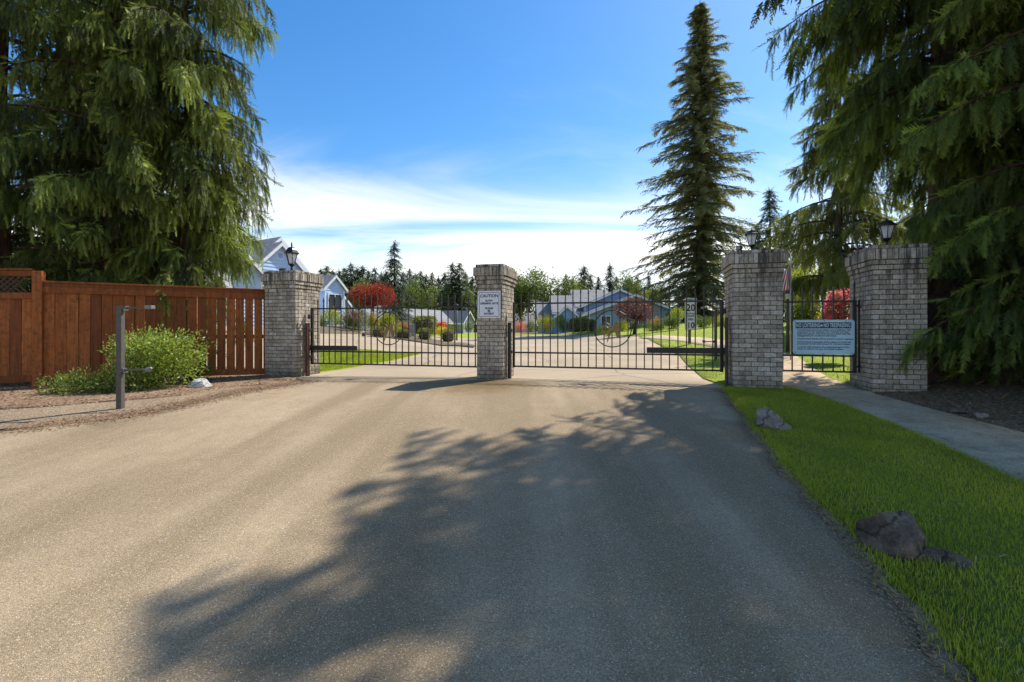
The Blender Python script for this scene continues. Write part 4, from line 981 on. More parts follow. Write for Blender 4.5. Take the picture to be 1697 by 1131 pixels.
# ------------------------------------------------------------------ houses
def local(c, rz):
    Rz = Matrix.Rotation(rz, 3, 'Z'); c = Vector(c)
    return lambda x, y, z: c + Rz @ Vector((x, y, z))
def gable_front(th, L, x0, x1, y, z0, ze, zr, wall, depth, trim, roof, over=.35, boards=.19, apex=None, rt=.12, vent=False, gable_only=False):
    """a wing whose gable faces the viewer: wall prism, lap boards, roof slabs, rake boards. L: local->world"""
    xm = (x0+x1)/2 if apex is None else apex
    w = MB(); w.prism([L(x0, y, z0), L(x1, y, z0), L(x1, y, ze), L(xm, y, zr), L(x0, y, ze)], L(0, depth, 0)-L(0, 0, 0)); w.build('wall', wall, th)
    # lap boards, each a board with a lip
    if boards:
        z = z0 if not gable_only else ze-.6
        while z < zr-.12:
            za, zb = z, min(z+boards, zr-.05)
            def xr(zz): 
                k = max(0, (zz-ze)/(zr-ze)); return x0+(xm-x0)*k, x1+(xm-x1)*k
            a0, a1 = xr(zb)
            if a1-a0 > .15:
                m = MB(); lo = (xr(za)); q = [L(lo[0], y-.004, za), L(lo[1], y-.004, za), L(lo[1], y-.045, za), L(lo[0], y-.045, za), L(a0, y-.004, zb), L(a1, y-.004, zb), L(a1, y-.010, zb), L(a0, y-.010, zb)]
                m.add(q, [(0, 1, 2, 3), (4, 7, 6, 5), (3, 2, 6, 7), (0, 4, 5, 1), (0, 3, 7, 4), (1, 5, 6, 2)]); m.build('siding_board', wall, th)
            z += boards
    sl = (zr-ze)/(xm-x0); sr = (zr-ze)/(x1-xm); up = .02
    for sgn, xe, s in ((-1, x0, sl), (1, x1, sr)):
        xo = xe+sgn*over; zo = ze-s*over
        r = MB(); r.prism([L(xm, y-over, zr+up), L(xo, y-over, zo+up), L(xo, y-over, zo+up+rt), L(xm, y-over, zr+up+rt)], L(0, depth+over+.2, 0)-L(0, 0, 0)); r.build('roof', roof, th)
        b = MB(); n = 1/math.sqrt(1+s*s)
        b.prism([L(xm, y-over-.045, zr-.16), L(xo, y-over-.045, zo-.16), L(xo, y-over-.045, zo+up+rt*.6), L(xm, y-over-.045, zr+up+rt*.6)], L(0, .042, 0)-L(0, 0, 0)); b.build('rake_board', trim, th)
        # fascia along the eaves, soffit
        f = MB(); f.prism([L(xo+sgn*.004, y-over, zo-.16), L(xo+sgn*.034, y-over, zo-.16), L(xo+sgn*.034, y-over, zo+.08), L(xo+sgn*.004, y-over, zo+.08)], L(0, depth+over, 0)-L(0, 0, 0)); f.build('fascia', trim, th)
    for xe in (x0+.05, x1-.05):
        if not gable_only: MB().box(L(xe, y-.03, (z0+ze)/2-.03), (.10, .05, ze-z0-.1), math.atan2((L(1, 0, 0)-L(0, 0, 0)).y, (L(1, 0, 0)-L(0, 0, 0)).x)).build('corner_board', trim, th)
    if vent:
        vz = zr-(zr-ze)*.42; c = L(xm, y-.03, vz); k = 20; d = (L(1, 0, 0)-L(0, 0, 0)); r = vent
        v = MB().prism([c+d*(r*math.cos(2*math.pi*i/k))+Vector((0, 0, r*math.sin(2*math.pi*i/k))) for i in range(k)], L(0, -.02, 0)-L(0, 0, 0)).build('vent', M['blue2'], th)
        MB().tube([c+d*(r*1.08*math.cos(2*math.pi*i/k))+Vector((0, 0, r*1.08*math.sin(2*math.pi*i/k))) for i in range(k+1)], .03, 6, cap=False).build('vent_ring', trim, v)
def window(th, L, x0, x1, z0, z1, y, trim, rz, mull=1):
    c = L((x0+x1)/2, y, (z0+z1)/2); w = x1-x0; h = z1-z0; m = MB(); t = .09
    for a, b, cc, d in ((0, h/2, w+t, t), (0, -h/2, w+t, t), (-w/2, 0, t, h-t-.004), (w/2, 0, t, h-t-.004)):
        m.box(L((x0+x1)/2+a, y-.06, (z0+z1)/2+b), (cc, .09, d), rz)
    for i in range(mull): m.box(L(x0+w*(i+1)/(mull+1), y-.085, (z0+z1)/2), (.05, .05, h-t-.01), rz)
    f = m.build('window', trim, th)
    MB().box(L((x0+x1)/2, y-.062, (z0+z1)/2), (w-t+.01, .02, h-t+.01), rz).build('pane', M['pane'], f)
def ridge_house(th, L, x0, x1, y0, y1, z0, ze, zr, wall, roof, trim, over=.4, rt=.12):
    """a body whose ridge runs along x"""
    ym = (y0+y1)/2
    MB().prism([L(x0, y0, z0), L(x0, y1, z0), L(x0, y1, ze), L(x0, ym, zr), L(x0, y0, ze)], L(x1-x0, 0, 0)-L(0, 0, 0)).build('wall', wall, th)
    s = (zr-ze)/(ym-y0)
    for sg, ye in ((-1, y0), (1, y1)):
        yo = ye+sg*over; zo = ze-s*over
        MB().prism([L(x0-over, ym, zr+.02), L(x0-over, yo, zo+.02), L(x0-over, yo, zo+.02+rt), L(x0-over, ym, zr+.02+rt)], L(x1-x0+2*over, 0, 0)-L(0, 0, 0)).build('roof', roof, th)
        MB().prism([L(x0-over, yo+sg*.004, zo-.12), L(x0-over, yo+sg*.034, zo-.12), L(x0-over, yo+sg*.034, zo+.08), L(x0-over, yo+sg*.004, zo+.08)], L(x1-x0+2*over, 0, 0)-L(0, 0, 0)).build('fascia', trim, th)
    for xe, sg in ((x0-over, -1), (x1+over, 1)):
        for ye, sy in ((y0, -1), (y1, 1)):
            yo = ye+sy*over; zo = ze-s*over
            MB().prism([L(xe+sg*.004, ym, zr-.14), L(xe+sg*.004, yo, zo-.14), L(xe+sg*.004, yo, zo+.10), L(xe+sg*.004, ym, zr+.10)], L(sg*.04, 0, 0)-L(0, 0, 0)).build('rake_board', trim, th)
def build_houses():
    W = M['white']
    # the blue house behind the fence: a lower gable in front, a higher gable behind it, and the body going left
    def X(px, Y): return (px-CX)/F*Y
    def Z(py, Y): return CZ-(py-HY)/F*Y
    RZH = R(58)
    def wing(th, px, pz, pr, Y, ze, wall, depth, **kw):
        """a gable turned towards the street: apex at pixel (px, pz), right eave end at column pr"""
        ax = X(px, Y); c, sn = math.cos(RZH), math.sin(RZH); k = (pr-CX)/F; h = (k*Y-ax)/(c-k*sn)
        L = local((ax, Y, 0), RZH); gable_front(th, L, -h, h, 0, .4, ze(h), Z(pz, Y), wall, depth, W, M['shingle'], **kw); return L, h
    Y = 33.0; th = thing('blue_house', 'light blue lap-sided house with a round gable vent behind the brown fence', 'house', (X(430, Y), Y, .9))
    wing(th, 464, 404.5, 506, Y, lambda h: Z(404.5, Y)-h*.98, M['blue'], 9.0, over=.26, boards=.24, vent=.21)
    Yb = 36.5; wing(th, 461.5, 396, 509, Yb, lambda h: Z(396, Yb)-h*.98, M['blue'], 7.0, over=.3, boards=0)
    Yf = 27.0; wing(th, 376, 392, 434, Yf, lambda h: Z(392, Yf)-h*.98, M['blue'], 9.0, over=.34, boards=.22)
    Yl = 23.0; L = local((0, 0, 0), 0)
    ridge_house(th, L, X(-190, Yl), X(300, Yl), Yl, Yl+7, .4, Z(452, Yl), Z(400, Yl), M['grey_wall'], M['shingle'], W)
    for a in (20, 196, 250): window(th, L, X(a, Yl), X(a+34, Yl), 1.6, 3.3, Yl, W, 0)
    # small bay with its own gable, and the low roof beyond it
    Y = 42.0; th = thing('bay_house', 'pale blue house with a narrow gabled bay window beyond the left gate', 'house', (X(554, Y), Y, 1.0))
    L, h = wing(th, 554.5, 458, 570.5, Y, lambda h: Z(458, Y)-h*1.0, M['blue'], 7.0, over=.22, boards=.22)
    window(th, L, -h*.66, h*.62, Z(516, Y), Z(488, Y), 0, W, RZH, 1)
    Y4 = 46.0; wing(th, 556, 476, 583, Y4, lambda h: Z(476, Y4)-h*1.0, M['grey_wall'], 3.0, over=.2, boards=0)
    # row of pale houses down the street
    specs = [('white gabled house with pale grey roof, left of the clipped hedge', 655, 678, 684, 84, 508.5, 527, 'cream', 'shingle2'),
             ('cream gabled house half hidden by the tall clipped hedge', 690, 703, 735, 80, 515.5, 531, 'cream', 'shingle2'),
             ('cream gabled house with pale roof behind the red flowering shrub', 742, 752, 765, 76, 516, 534, 'cream', 'shingle2'),
             ('grey sided house with pale roof beside the caution pillar', 763, 776, 800, 72, 516.5, 532, 'grey_wall', 'shingle2')]
    for i, (lb, x0, xm, x1, Y, yr, ye, wl, rf) in enumerate(specs):
        zb = zg(X(xm, Y), Y); th = thing('pale_house', lb, 'house', (X(xm, Y), Y, zb)); hw = (x1-x0)/F*Y*.36; rz = R(58)
        L = local((X(xm, Y), Y, 0), rz)
        gable_front(th, L, -hw, hw, 0, zb-.3, Z(ye, Y), Z(yr, Y), M[wl], 9.0, W, M[rf], over=.35, boards=.30)
        ridge_house(th, L, -8.0, -hw*.5, 2.0, 8.5, zb-.3, Z(ye+2, Y), Z(yr-1.5, Y), M[wl], M[rf], W)
        window(th, L, -.6, .6, Z(ye+11, Y), Z(ye+3, Y), 0, W, rz)
    # the steel blue house on the right: stepped roofs and two broad gables
    L = local((0, 0, 0), 0)
    Y = 58.0; zb = .9; th = thing('gabled_house', 'steel blue house with two broad gables and stepped grey roofs', 'house', (X(1020, Y), Y, zb))
    gable_front(th, L, X(969, Y), X(1084, Y), Y, zb-.3, Z(505.5, Y), Z(480.5, Y), M['blue2'], 9.0, W, M['shingle2'], over=.45, boards=.22)
    Y2 = 54.5
    gable_front(th, L, X(976, Y2), X(1128, Y2), Y2, zb-.3, Z(519, Y2), Z(489.5, Y2), M['green_wall'], 4.0, W, M['shingle2'], over=.5, boards=.22)
    window(th, L, X(996, Y2), X(1012, Y2), Z(541, Y2), Z(524, Y2), Y2, W, 0)
    window(th, L, X(1058, Y2), X(1072, Y2), Z(538, Y2), Z(524, Y2), Y2, W, 0)
    ridge_house(th, L, X(959, Y+2), X(1012, Y+2), Y+2.5, Y+11, zb-.3, Z(508, Y+2), Z(482, Y+6.5), M['blue2'], M['shingle2'], W)
    ridge_house(th, L, X(920, Y+2), X(958, Y+2), Y+1.5, Y+9, zb-.3, Z(517, Y+2), Z(491.5, Y+5), M['blue2'], M['shingle2'], W)
    ridge_house(th, L, X(897, Y+2), X(920, Y+2), Y+3.5, Y+10, zb-.3, Z(525, Y+2), Z(502, Y+6), M['blue2'], M['shingle2'], W)
    gable_front(th, L, X(925, Y), X(953, Y), Y-.6, zb-.3, Z(521, Y), Z(508.5, Y), M['blue2'], 3.0, W, M['shingle2'], over=.3, boards=.22)
    MB().box((X(966, Y), Y-.3, Z(535, Y)), (X(976, Y)-X(953, Y), .2, 2.6), 0).build('garage_door', M['grey_wall'], th)
    MB().box((X(963.5, Y), Y+.9, Z(519.5, Y)), (X(976, Y)-X(953, Y)-.6, 2.2, .16), 0).build('porch_roof', W, th)
    # low pale house far left of the steel blue one
    Y = 90.0; th = thing('low_house', 'low grey-roofed house beside the caution pillar at the far end of the road', 'house', (X(868, Y), Y, 1.0))
    ridge_house(th, L, X(838, Y), X(886, Y), Y, Y+8, .8, Z(537, Y), Z(520, Y+4), M['cream'], M['shingle2'], W)
    gable_front(th, L, X(842, Y), X(856, Y), Y-1.5, .8, Z(536, Y), Z(524, Y), M['cream'], 4.0, W, M['shingle2'], over=.3, boards=.3)
    # grey house wall seen through the cedar on the right
    Y = 15.5; zb = .6; th = thing('grey_house', 'pale grey house mostly hidden behind the dark cedar on the right', 'house', (20, Y, zb))
    ridge_house(th, L, 16.6, 26, Y, Y+8, zb-.3, 4.3, 6.2, M['grey_wall'], M['shingle'], W)
    window(th, L, 16.4, 17.8, 2.2, 3.4, Y, W, 0)
# ------------------------------------------------------------------ fences
def plank_mesh(w, h, d, mat):
    me = bpy.data.meshes.new('plank'); v, f = chamfer_box((w, d, h), .004); me.from_pydata([(x, y, z+h/2) for x, y, z in v], [], f); me.materials.append(mat); me.update(); return me
def fence(label, a, b, za, zb_, h, pitch, gap0, gap1, name='wooden_fence', lattice=0.0, capped=True, seed=1, mat=None):
    mat = mat or M['wood']
    """boards from a to b (plan), each its own object; height h above the ground line za..zb_"""
    a = Vector(a[:2]).to_3d(); b = Vector(b[:2]).to_3d(); d = (b-a); Ln = d.length; d.normalize(); rz = math.atan2(d.y, d.x); nn = Vector((d.y, -d.x, 0))
    th = thing(name, label, 'fence', (a.x, a.y, za)); og = ORG[th.name]; rnd = random.Random(seed)
    n = round(Ln/pitch); p = Ln/n; hp = h-.20-lattice; me = {}
    for i in range(n):
        f = (i+.5)/n; w = p-(gap0+(gap1-gap0)*f) + rnd.uniform(-.004, .004)
        key = round(w, 3)
        if key not in me: me[key] = plank_mesh(w, hp, .022, mat)
        o = link('plank', me[key], th); q = a+d*(p*(i+.5)); o.location = Vector((q.x, q.y, za+(zb_-za)*f+.06)) - og; o.rotation_euler = (0, rnd.uniform(-.004, .004), rz)
    z = lambda f, k: Vector((0, 0, za+(zb_-za)*f+k))
    def rail(nm, k, hh, dd, off): MB().bar(a+z(0, k)+nn*off, b+z(1, k)+nn*off, dd, hh, .004).build(nm, mat, th)
    rail('bottom_rail', .10, .15, .04, .034); rail('top_rail', h-.19-lattice, .13, .04, .034)
    rail('back_rail', h*.45, .09, .04, -.034)
    if lattice:
        rail('upper_rail', h-.07, .09, .05, .0)
        m = int(Ln/.11)
        lt = MB()
        for i in range(-3, m+3):
            for s in (-1, 1):
                f0 = (i*.11)/Ln; f1 = f0+s*lattice/Ln
                if min(f0, f1) < 0 or max(f0, f1) > 1: continue
                lt.bar(a+d*(f0*Ln)+z(f0, h-.12-lattice)+nn*(.006*s), a+d*(f1*Ln)+z(f1, h-.12)+nn*(.006*s), .010, .03)
        lt.build('lattice', M['dark_boards'], th, kind='stuff')
    if capped: rail('cap_rail', h-.02, .04, .15, .0)
    MB().bar(a+z(0, h-.10)+nn*.030, b+z(1, h-.10)+nn*.030, .03, .12, .004).build('trim_board', mat, th)
    return th
def fence_post(th, p, z0, z1, rz, w=.14):
    MB().box((p[0], p[1], (z0+z1)/2), (w, w, z1-z0), rz, .01).build('post', M['wood'], th)
def build_fences():
    a = Vector((-10.05, 10.25)); b = Vector(gw(-10.42, .55)[:2]); za = P(62, 631, a.y).z-.02; zb_ = P(436, 620, b.y).z-.02
    h = 2.14
    t = fence('rust brown board fence between the corner post and the left brick pillar', a+(b-a).normalized()*.07, b, za, zb_, h, .198, .003, .028, seed=3)
    rz = math.atan2((b-a).y, (b-a).x)
    fence_post(t, a, za-.2, za+h+.20, rz, .17); m = (a+b)/2; mm = a+(b-a)*.60; fence_post(t, mm+Vector((-.03, .10)), za-.1, za+h-.06, rz, .10)
    c = Vector((-13.2, 9.35)); t2 = fence('rust brown fence section with lattice top at the left edge', c, a-(a-c).normalized()*.09, za-.10, za-.03, h+.28, .205, .004, .006, lattice=.38, seed=5)
    # dark fence behind the cedar on the right
    b2 = Vector(gw(3.05, .85)[:2]); e2 = b2+Vector((5.6, -.2)); t3 = fence('dark brown board fence in the shade behind the right cedar', b2, e2, .50, .62, 1.9, .2, .006, .006, seed=8, mat=M['dark_boards'])
# ------------------------------------------------------------------ trees
def build_trees():
    lin = lambda pts: (lambda z: float(np.interp(z, [p[0] for p in pts], [p[1] for p in pts])))
    lab = 'weeping cedar behind the wooden fence'
    g = 'weeping cedars behind the brown fence'
    right = lambda az: 1.0
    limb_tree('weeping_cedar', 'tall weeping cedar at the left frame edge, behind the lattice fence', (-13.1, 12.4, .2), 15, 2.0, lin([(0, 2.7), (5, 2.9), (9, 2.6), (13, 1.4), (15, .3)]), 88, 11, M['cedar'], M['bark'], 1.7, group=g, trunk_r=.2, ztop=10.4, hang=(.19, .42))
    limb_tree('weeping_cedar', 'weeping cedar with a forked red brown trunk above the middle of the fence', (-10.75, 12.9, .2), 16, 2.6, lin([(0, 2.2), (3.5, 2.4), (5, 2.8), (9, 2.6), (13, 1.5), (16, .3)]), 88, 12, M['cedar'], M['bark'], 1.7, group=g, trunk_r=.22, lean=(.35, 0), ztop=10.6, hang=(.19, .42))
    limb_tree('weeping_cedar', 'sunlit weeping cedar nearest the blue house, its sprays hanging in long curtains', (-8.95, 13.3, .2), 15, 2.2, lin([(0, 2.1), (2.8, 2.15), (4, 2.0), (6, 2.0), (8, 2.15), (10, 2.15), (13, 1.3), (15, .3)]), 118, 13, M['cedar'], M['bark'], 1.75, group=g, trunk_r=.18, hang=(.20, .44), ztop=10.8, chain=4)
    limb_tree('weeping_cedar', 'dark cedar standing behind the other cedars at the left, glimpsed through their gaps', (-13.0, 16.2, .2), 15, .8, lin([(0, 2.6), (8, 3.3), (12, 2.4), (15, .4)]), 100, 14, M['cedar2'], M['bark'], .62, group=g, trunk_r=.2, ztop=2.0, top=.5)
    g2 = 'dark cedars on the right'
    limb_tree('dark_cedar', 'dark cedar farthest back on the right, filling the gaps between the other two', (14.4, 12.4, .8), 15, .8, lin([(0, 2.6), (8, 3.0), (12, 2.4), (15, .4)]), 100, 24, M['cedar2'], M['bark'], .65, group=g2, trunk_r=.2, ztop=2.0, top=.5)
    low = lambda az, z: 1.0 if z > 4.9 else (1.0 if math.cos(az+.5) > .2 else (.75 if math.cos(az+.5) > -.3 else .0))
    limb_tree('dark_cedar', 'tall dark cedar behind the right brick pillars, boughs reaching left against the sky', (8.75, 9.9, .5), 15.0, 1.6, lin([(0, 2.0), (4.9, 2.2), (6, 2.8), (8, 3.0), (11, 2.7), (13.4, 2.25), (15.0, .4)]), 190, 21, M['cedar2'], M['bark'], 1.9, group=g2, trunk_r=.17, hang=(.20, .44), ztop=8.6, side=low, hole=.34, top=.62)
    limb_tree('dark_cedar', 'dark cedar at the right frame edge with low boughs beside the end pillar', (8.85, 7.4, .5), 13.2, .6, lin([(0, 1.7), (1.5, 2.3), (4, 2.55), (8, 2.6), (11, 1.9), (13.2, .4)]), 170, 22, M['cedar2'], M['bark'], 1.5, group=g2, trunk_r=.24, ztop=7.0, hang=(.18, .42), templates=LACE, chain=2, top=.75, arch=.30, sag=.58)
    # tree with drooping olive boughs behind the footpath gate, and the fir on the lawn
    limb_tree('drooping_deodar', 'olive green drooping deodar behind the footpath gate lanterns', (12.9, 19, zg(12.9, 19)), 11.5, 1.8, lin([(0, 2.4), (3, 2.8), (6, 2.0), (11.5, .2)]), 80, 31, M['deodar'], M['bark2'], 1.35, trunk_r=.17, sag=.5, arch=.25, hang=(.30, .60), chain=2)
    Y = 57.0; x = (1160-CX)/F*Y; zb = zg(x, Y); H = CZ+(HY-0)/F*Y-zb
    fir_tree('tall_fir', 'tall dark fir towering over the lawn behind the right driveway gate', (x, Y, zb), H, 6.3, 45, M['fir'], M['bark2'], trunk_r=.55, nb=9, step=.44, cb=1.0, per=48, fs=1.0, power=.74, droop=.26, fr=FIRF, ragged=.60, gaps=.16)
    Y = 60.0
    fir_tree('silver_spruce', 'pointed grey green spruce rising above the red maple', ((654-CX)/F*Y, Y, .9), CZ+(HY-400)/F*Y-.9, 3.0, 43, M['conifer2'], M['bark2'], trunk_r=.22, nb=6, step=.50, cb=.6, per=9, fs=1.25, power=.9, droop=.42, ragged=.2, fr=COARSE)
    # the wood along the skyline
    gr = 'conifers of the wood on the skyline'; lb = 'dark conifer in the line of woods behind the far houses'
    tops = [(532, 446, 100), (541, 441, 95), (551, 446, 100), (562, 448, 98), (571, 444, 100), (582, 437, 96), (592, 443, 100), (601, 441, 97), (611, 449, 100), (621, 444, 96), (632, 452, 100), (640, 449, 98), (668, 452, 98), (679, 446, 100), (688, 452, 96), (697, 449, 100), (706, 456, 98), (716, 452, 96), (727, 458, 100), (737, 452, 100), (749, 436, 84), (761, 436, 84), (772, 452, 98), (783, 458, 100), (795, 452, 98), (808, 455, 100), (820, 450, 100), (833, 452, 98), (846, 458, 100), (938, 455, 100), (949, 462, 98), (968, 441, 92), (978, 456, 96), (992, 459, 98), (1011, 437, 92), (1022, 458, 96), (1040, 462, 98), (1056, 458, 96), (1075, 455, 98)]
    own = {749: 'left one of the twin pointed conifers standing out of the skyline', 761: 'right one of the twin pointed conifers standing out of the skyline', 968: 'pointed conifer above the stepped grey roofs', 1011: 'thin tall conifer rising behind the ridge of the steel blue house', 582: 'tallest conifer in the dark group between bay house and spruce', 541: 'bushy conifer just right of the fence-side pillar'}
    for i, (px, py, Y) in enumerate(tops): far_conifer(own.get(px, lb), px, py, Y, i % 4, gr)
    rnd = random.Random(5)
    for i in range(34): far_conifer(lb, 505+i*18+rnd.uniform(-6, 6), rnd.uniform(462, 486), rnd.uniform(104, 118), rnd.randrange(4), gr, wid=1.25)
    for px, py, Y, l_ in ((1276, 313, 46, 'tallest slim conifer just right of the flat-topped lantern'), (1304, 352, 48, 'shorter slim conifer between the lantern and the drooping deodar'), (1330, 345, 52, 'slim conifer half hidden by the drooping deodar'), (1255, 372, 50, 'small conifer peeping behind the flat-topped lantern')):
        far_conifer(l_, px, py, Y, 0, 'slim conifers behind the pillars', wid=.8)
    # broadleaf masses
    for lb_, px, py, w, Y, sd, mt in (('big round broadleaf tree right of the caution pillar', 897, 441, 66, 88, 1, 'decid'), ('round broadleaf tree beside the big one on the skyline', 862, 452, 40, 90, 2, 'decid'), ('loose broadleaf tree above the steel blue house', 1038, 450, 44, 86, 3, 'decid'), ('broadleaf tree behind the stepped roofs', 958, 462, 40, 88, 4, 'decid'),
                                    ('bright green young tree below the conifers, left of the caution pillar', 688, 455, 34, 74, 5, 'decid'), ('small broadleaf tree behind the far houses, beside the caution sign', 772, 474, 36, 86, 6, 'decid'), ('small broadleaf tree among conifers above the pale roofs', 733, 468, 30, 88, 7, 'decid'), ('broadleaf tree left of the spruce among conifers', 596, 458, 34, 80, 8, 'decid'), ('low broadleaf tree at the foot of the tall fir', 1085, 472, 40, 60, 9, 'yellow_green')):
        X = (px-CX)/F*Y; b = zg(X, Y); tp = CZ+(HY-py)/F*Y-b; w = w/F*Y; rg = np.random.default_rng(sd+60)
        E = [(0, 0, tp*.55, w*.42, w*.42, tp*.40)]+[(rg.normal(0, w*.24), rg.normal(0, w*.2), tp*rg.uniform(.35, .78), w*.28, w*.28, tp*.20) for _ in range(7)]
        round_tree('broadleaf_tree', lb_, (X, Y, b), E, 5200, tp*.038, M[mt], 60+sd, .22, M['bark2'], tp*.35, group='broadleaf trees on the skyline', clump=16)
    # bright foliage behind the right-hand cedar
    X = (1512-CX)/F*20; round_tree('broadleaf_tree', 'yellow green tree glowing behind the right-hand lantern', (X, 20, 1.2), [(0, 0, 3.4, 1.5, 1.5, 2.2), (-.7, 0, 2.4, 1.2, 1.2, 1.5), (1.2, 1, 3.0, 1.4, 1.2, 1.8)], 4200, .20, M['yellow_green'], 77, .13, M['bark2'], 1.6)
    # red clipped maple and plum tree
    Y = 36.0; X = (618-CX)/F*Y; b = zg(X, Y); c = CZ-(490-HY)/F*Y-b
    round_tree('red_maple', 'red leaved maple clipped into a flat oval beyond the left gate', (X, Y, b), [(0, 0, c, 1.62, 1.4, .70), (-.75, 0, c-.05, .85, 1.1, .62), (.8, 0, c-.05, .85, 1.1, .68), (0, -.3, c+.2, 1.2, 1.0, .6)], 7000, .13, M['red_leaf'], 51, .10, M['bark2'], c-.75, shell=.62)
    Y = 34.0; X = (1050-CX)/F*Y; b = zg(X, Y); c = CZ-(515-HY)/F*Y-b
    round_tree('plum_tree', 'purple leaved plum tree on the lawn in front of the steel blue house', (X, Y, b), [(0, 0, c, 1.25, 1.2, .75), (-.6, 0, c+.1, .7, .8, .5), (.7, 0, c-.15, .8, .8, .5), (.1, 0, c+.4, .7, .7, .45)], 4200, .13, M['plum'], 52, .11, M['bark'], c-.55, shell=.3, lean=(.2, 0))
# ------------------------------------------------------------------ shrubs
def build_shrubs():
    g = G(243, 645)
    shrub('leafy_shrub', 'large bright green leafy shrub against the brown fence', g+Vector((0, .25, 0)), [(0, 0, .62, .78, .60, .50), (-.42, 0, .75, .42, .45, .36), (.48, 0, .78, .48, .45, .38), (.1, -.25, .85, .50, .4, .30), (-.15, -.2, .40, .6, .45, .36), (.45, -.1, .42, .45, .4, .34)], 6800, .072, M['bush'], 3, clump=8, stems=24, sr=.014, shell=.40)
    g = G(118, 655)
    shrub('low_juniper', 'low spreading dark green shrub left of the call post', g+Vector((.1, .25, 0)), [(0, 0, .10, .70, .38, .30), (-.45, 0, .08, .42, .3, .24), (.5, .05, .14, .48, .35, .32), (.85, .15, .18, .4, .35, .34)], 4600, .058, M['juniper'], 4, clump=8, stems=12, shell=.45)
    g = G(312, 632)
    shrub('feathery_shrub', 'small feathery yellow green shrub behind the white rock', g+Vector((0, .15, 0)), [(0, 0, .16, .42, .30, .27), (-.2, 0, .2, .3, .3, .24)], 2200, .050, M['juniper'], 5, clump=7, stems=8, tmpl=LEAF_T)
    lump('white_rock', 'pale white rock at the edge of the mulch under the bright shrub', G(331, 643)+Vector((0, .05, .05)), (.25, .18, .19), M['rock_pale'], 5, rz=.3, facets=9)
    k1 = lambda v: Vector((v.x, v.y, v.z if v.z < .25 else .25+(v.z-.25)*.75))
    lump('grey_rock', 'angular grey rock on the lawn nearest the brick pillar', G(1284, 716)+Vector((0, .14, .06)), (.255, .2, .20), M['rock_grey'], 12, rz=-.2, facets=9)
    lump('dark_rock', 'large dark cracked rock on the lawn by the road edge', G(1522, 938)+Vector((-.01, .17, .085)), (.185, .17, .185), M['rock_dark'], 27, rz=-.5, facets=12, cut=(.66, .90))
    lump('dark_rock', 'flat dark rock lying against the larger cracked rock', G(1572, 946)+Vector((.0, .09, .0)), (.21, .11, .08), M['rock_dark'], 24, rz=-.6, facets=8)
    lump('bed_stone', 'small pale stone at the walkway edge of the shaded bed', G(1635, 698)+Vector((.02, .10, .05)), (.09, .07, .06), M['rock_grey'], 31, facets=8)
    lump('bed_stone', 'long low stone lying in the shaded bed beside the walkway', G(1606, 690)+Vector((.02, .13, .05)), (.17, .08, .045), M['rock_dark'], 33, facets=8)
    # clipped box shrubs along the island
    gr = 'clipped box shrubs in a row on the planted island'
    spec = [(547, 538, 552.5, 22, 'first clipped box shrub from the fence-side pillar'), (583, 542, 557.2, 24, 'second clipped box shrub from the fence-side pillar'), (624.5, 544.5, 559.4, 23, 'third clipped box shrub, left of the round emblem'), (666, 548.5, 562, 22, 'fourth clipped box shrub, behind the right of the emblem'), (702, 546.5, 564.5, 19.5, 'fifth clipped box shrub in front of the tall hedge'), (741.5, 548.5, 568, 20.5, 'last clipped box shrub, nearest the caution pillar')]
    for i, (px, t, b, w, lb) in enumerate(spec):
        g = G(px, b); Y = g.y; clipped('box_shrub', lb, g+Vector((0, .35, .02)), (w/F*Y, w/F*Y*.95, (b-t)/F*Y*1.02), .15*i, M['hedge'], 80+i, 900, .058, gr, 'shrub')
    def pxs(name, lb, px, base, top, w, Y, mat, seed, n=1800, lf=.09, flowers=None, cat='shrub', d=.8, tm=None, group=None):
        X = (px-CX)/F*Y; h = (base-top)/F*Y; w_ = w/F*Y/2; zb = CZ-(base-HY)/F*Y; rg = np.random.default_rng(seed)
        E = [(0, 0, h*.48, w_*.8, w_*d*.8, h*.45)]+[(rg.uniform(-.5, .5)*w_, rg.uniform(-.4, .4)*w_*d, h*rg.uniform(.3, .66), w_*.52, w_*.5*d, h*.34) for _ in range(6)]
        return shrub(name, lb, (X, Y, zb), E, n, lf, mat, seed, cat, group, flowers=flowers, clump=8, stems=7, sr=.015, tmpl=tm, shell=.5)
    pxs('leafy_shrub', 'yellow green shrub under the bay window beyond the left gate', 550, 548, 513, 52, 38, M['yellow_green'], 101, 2600, .12)
    pxs('leafy_shrub', 'dark green shrub at the foot of the bay house beside the brick pillar', 530, 550, 524, 22, 35, M['decid'], 102, 1500, .10)
    pxs('rhododendron', 'rhododendron with mauve pink blossom beyond the left gate', 589, 548, 513, 46, 32, M['decid'], 103, 2600, .11, (M['mauve'], 60, .10, .25))
    pxs('rhododendron', 'smaller coral flowered azalea beside the mauve rhododendron', 618, 549, 517, 20, 31, M['yellow_green'], 104, 1300, .09, (M['coral'], 22, .09, -.1))
    pxs('leafy_shrub', 'bright lime green shrub behind the gate emblem on the left', 641, 546, 518, 34, 33, M['yellow_green'], 105, 2200, .10)
    pxs('leafy_shrub', 'low bronze topped shrub right of the left emblem', 668, 548, 533, 36, 36, M['orange'], 106, 1700, .08)
    pxs('leafy_shrub', 'low rosy shrub below the bronze one', 672, 552, 543, 26, 32, M['plum'], 107, 900, .08)
    pxs('leafy_shrub', 'lime shrub between the clipped boxes', 659, 553, 541, 16, 31, M['yellow_green'], 108, 900, .08)
    g = G(704, 556); Y = 40.0; X = (704-CX)/F*Y
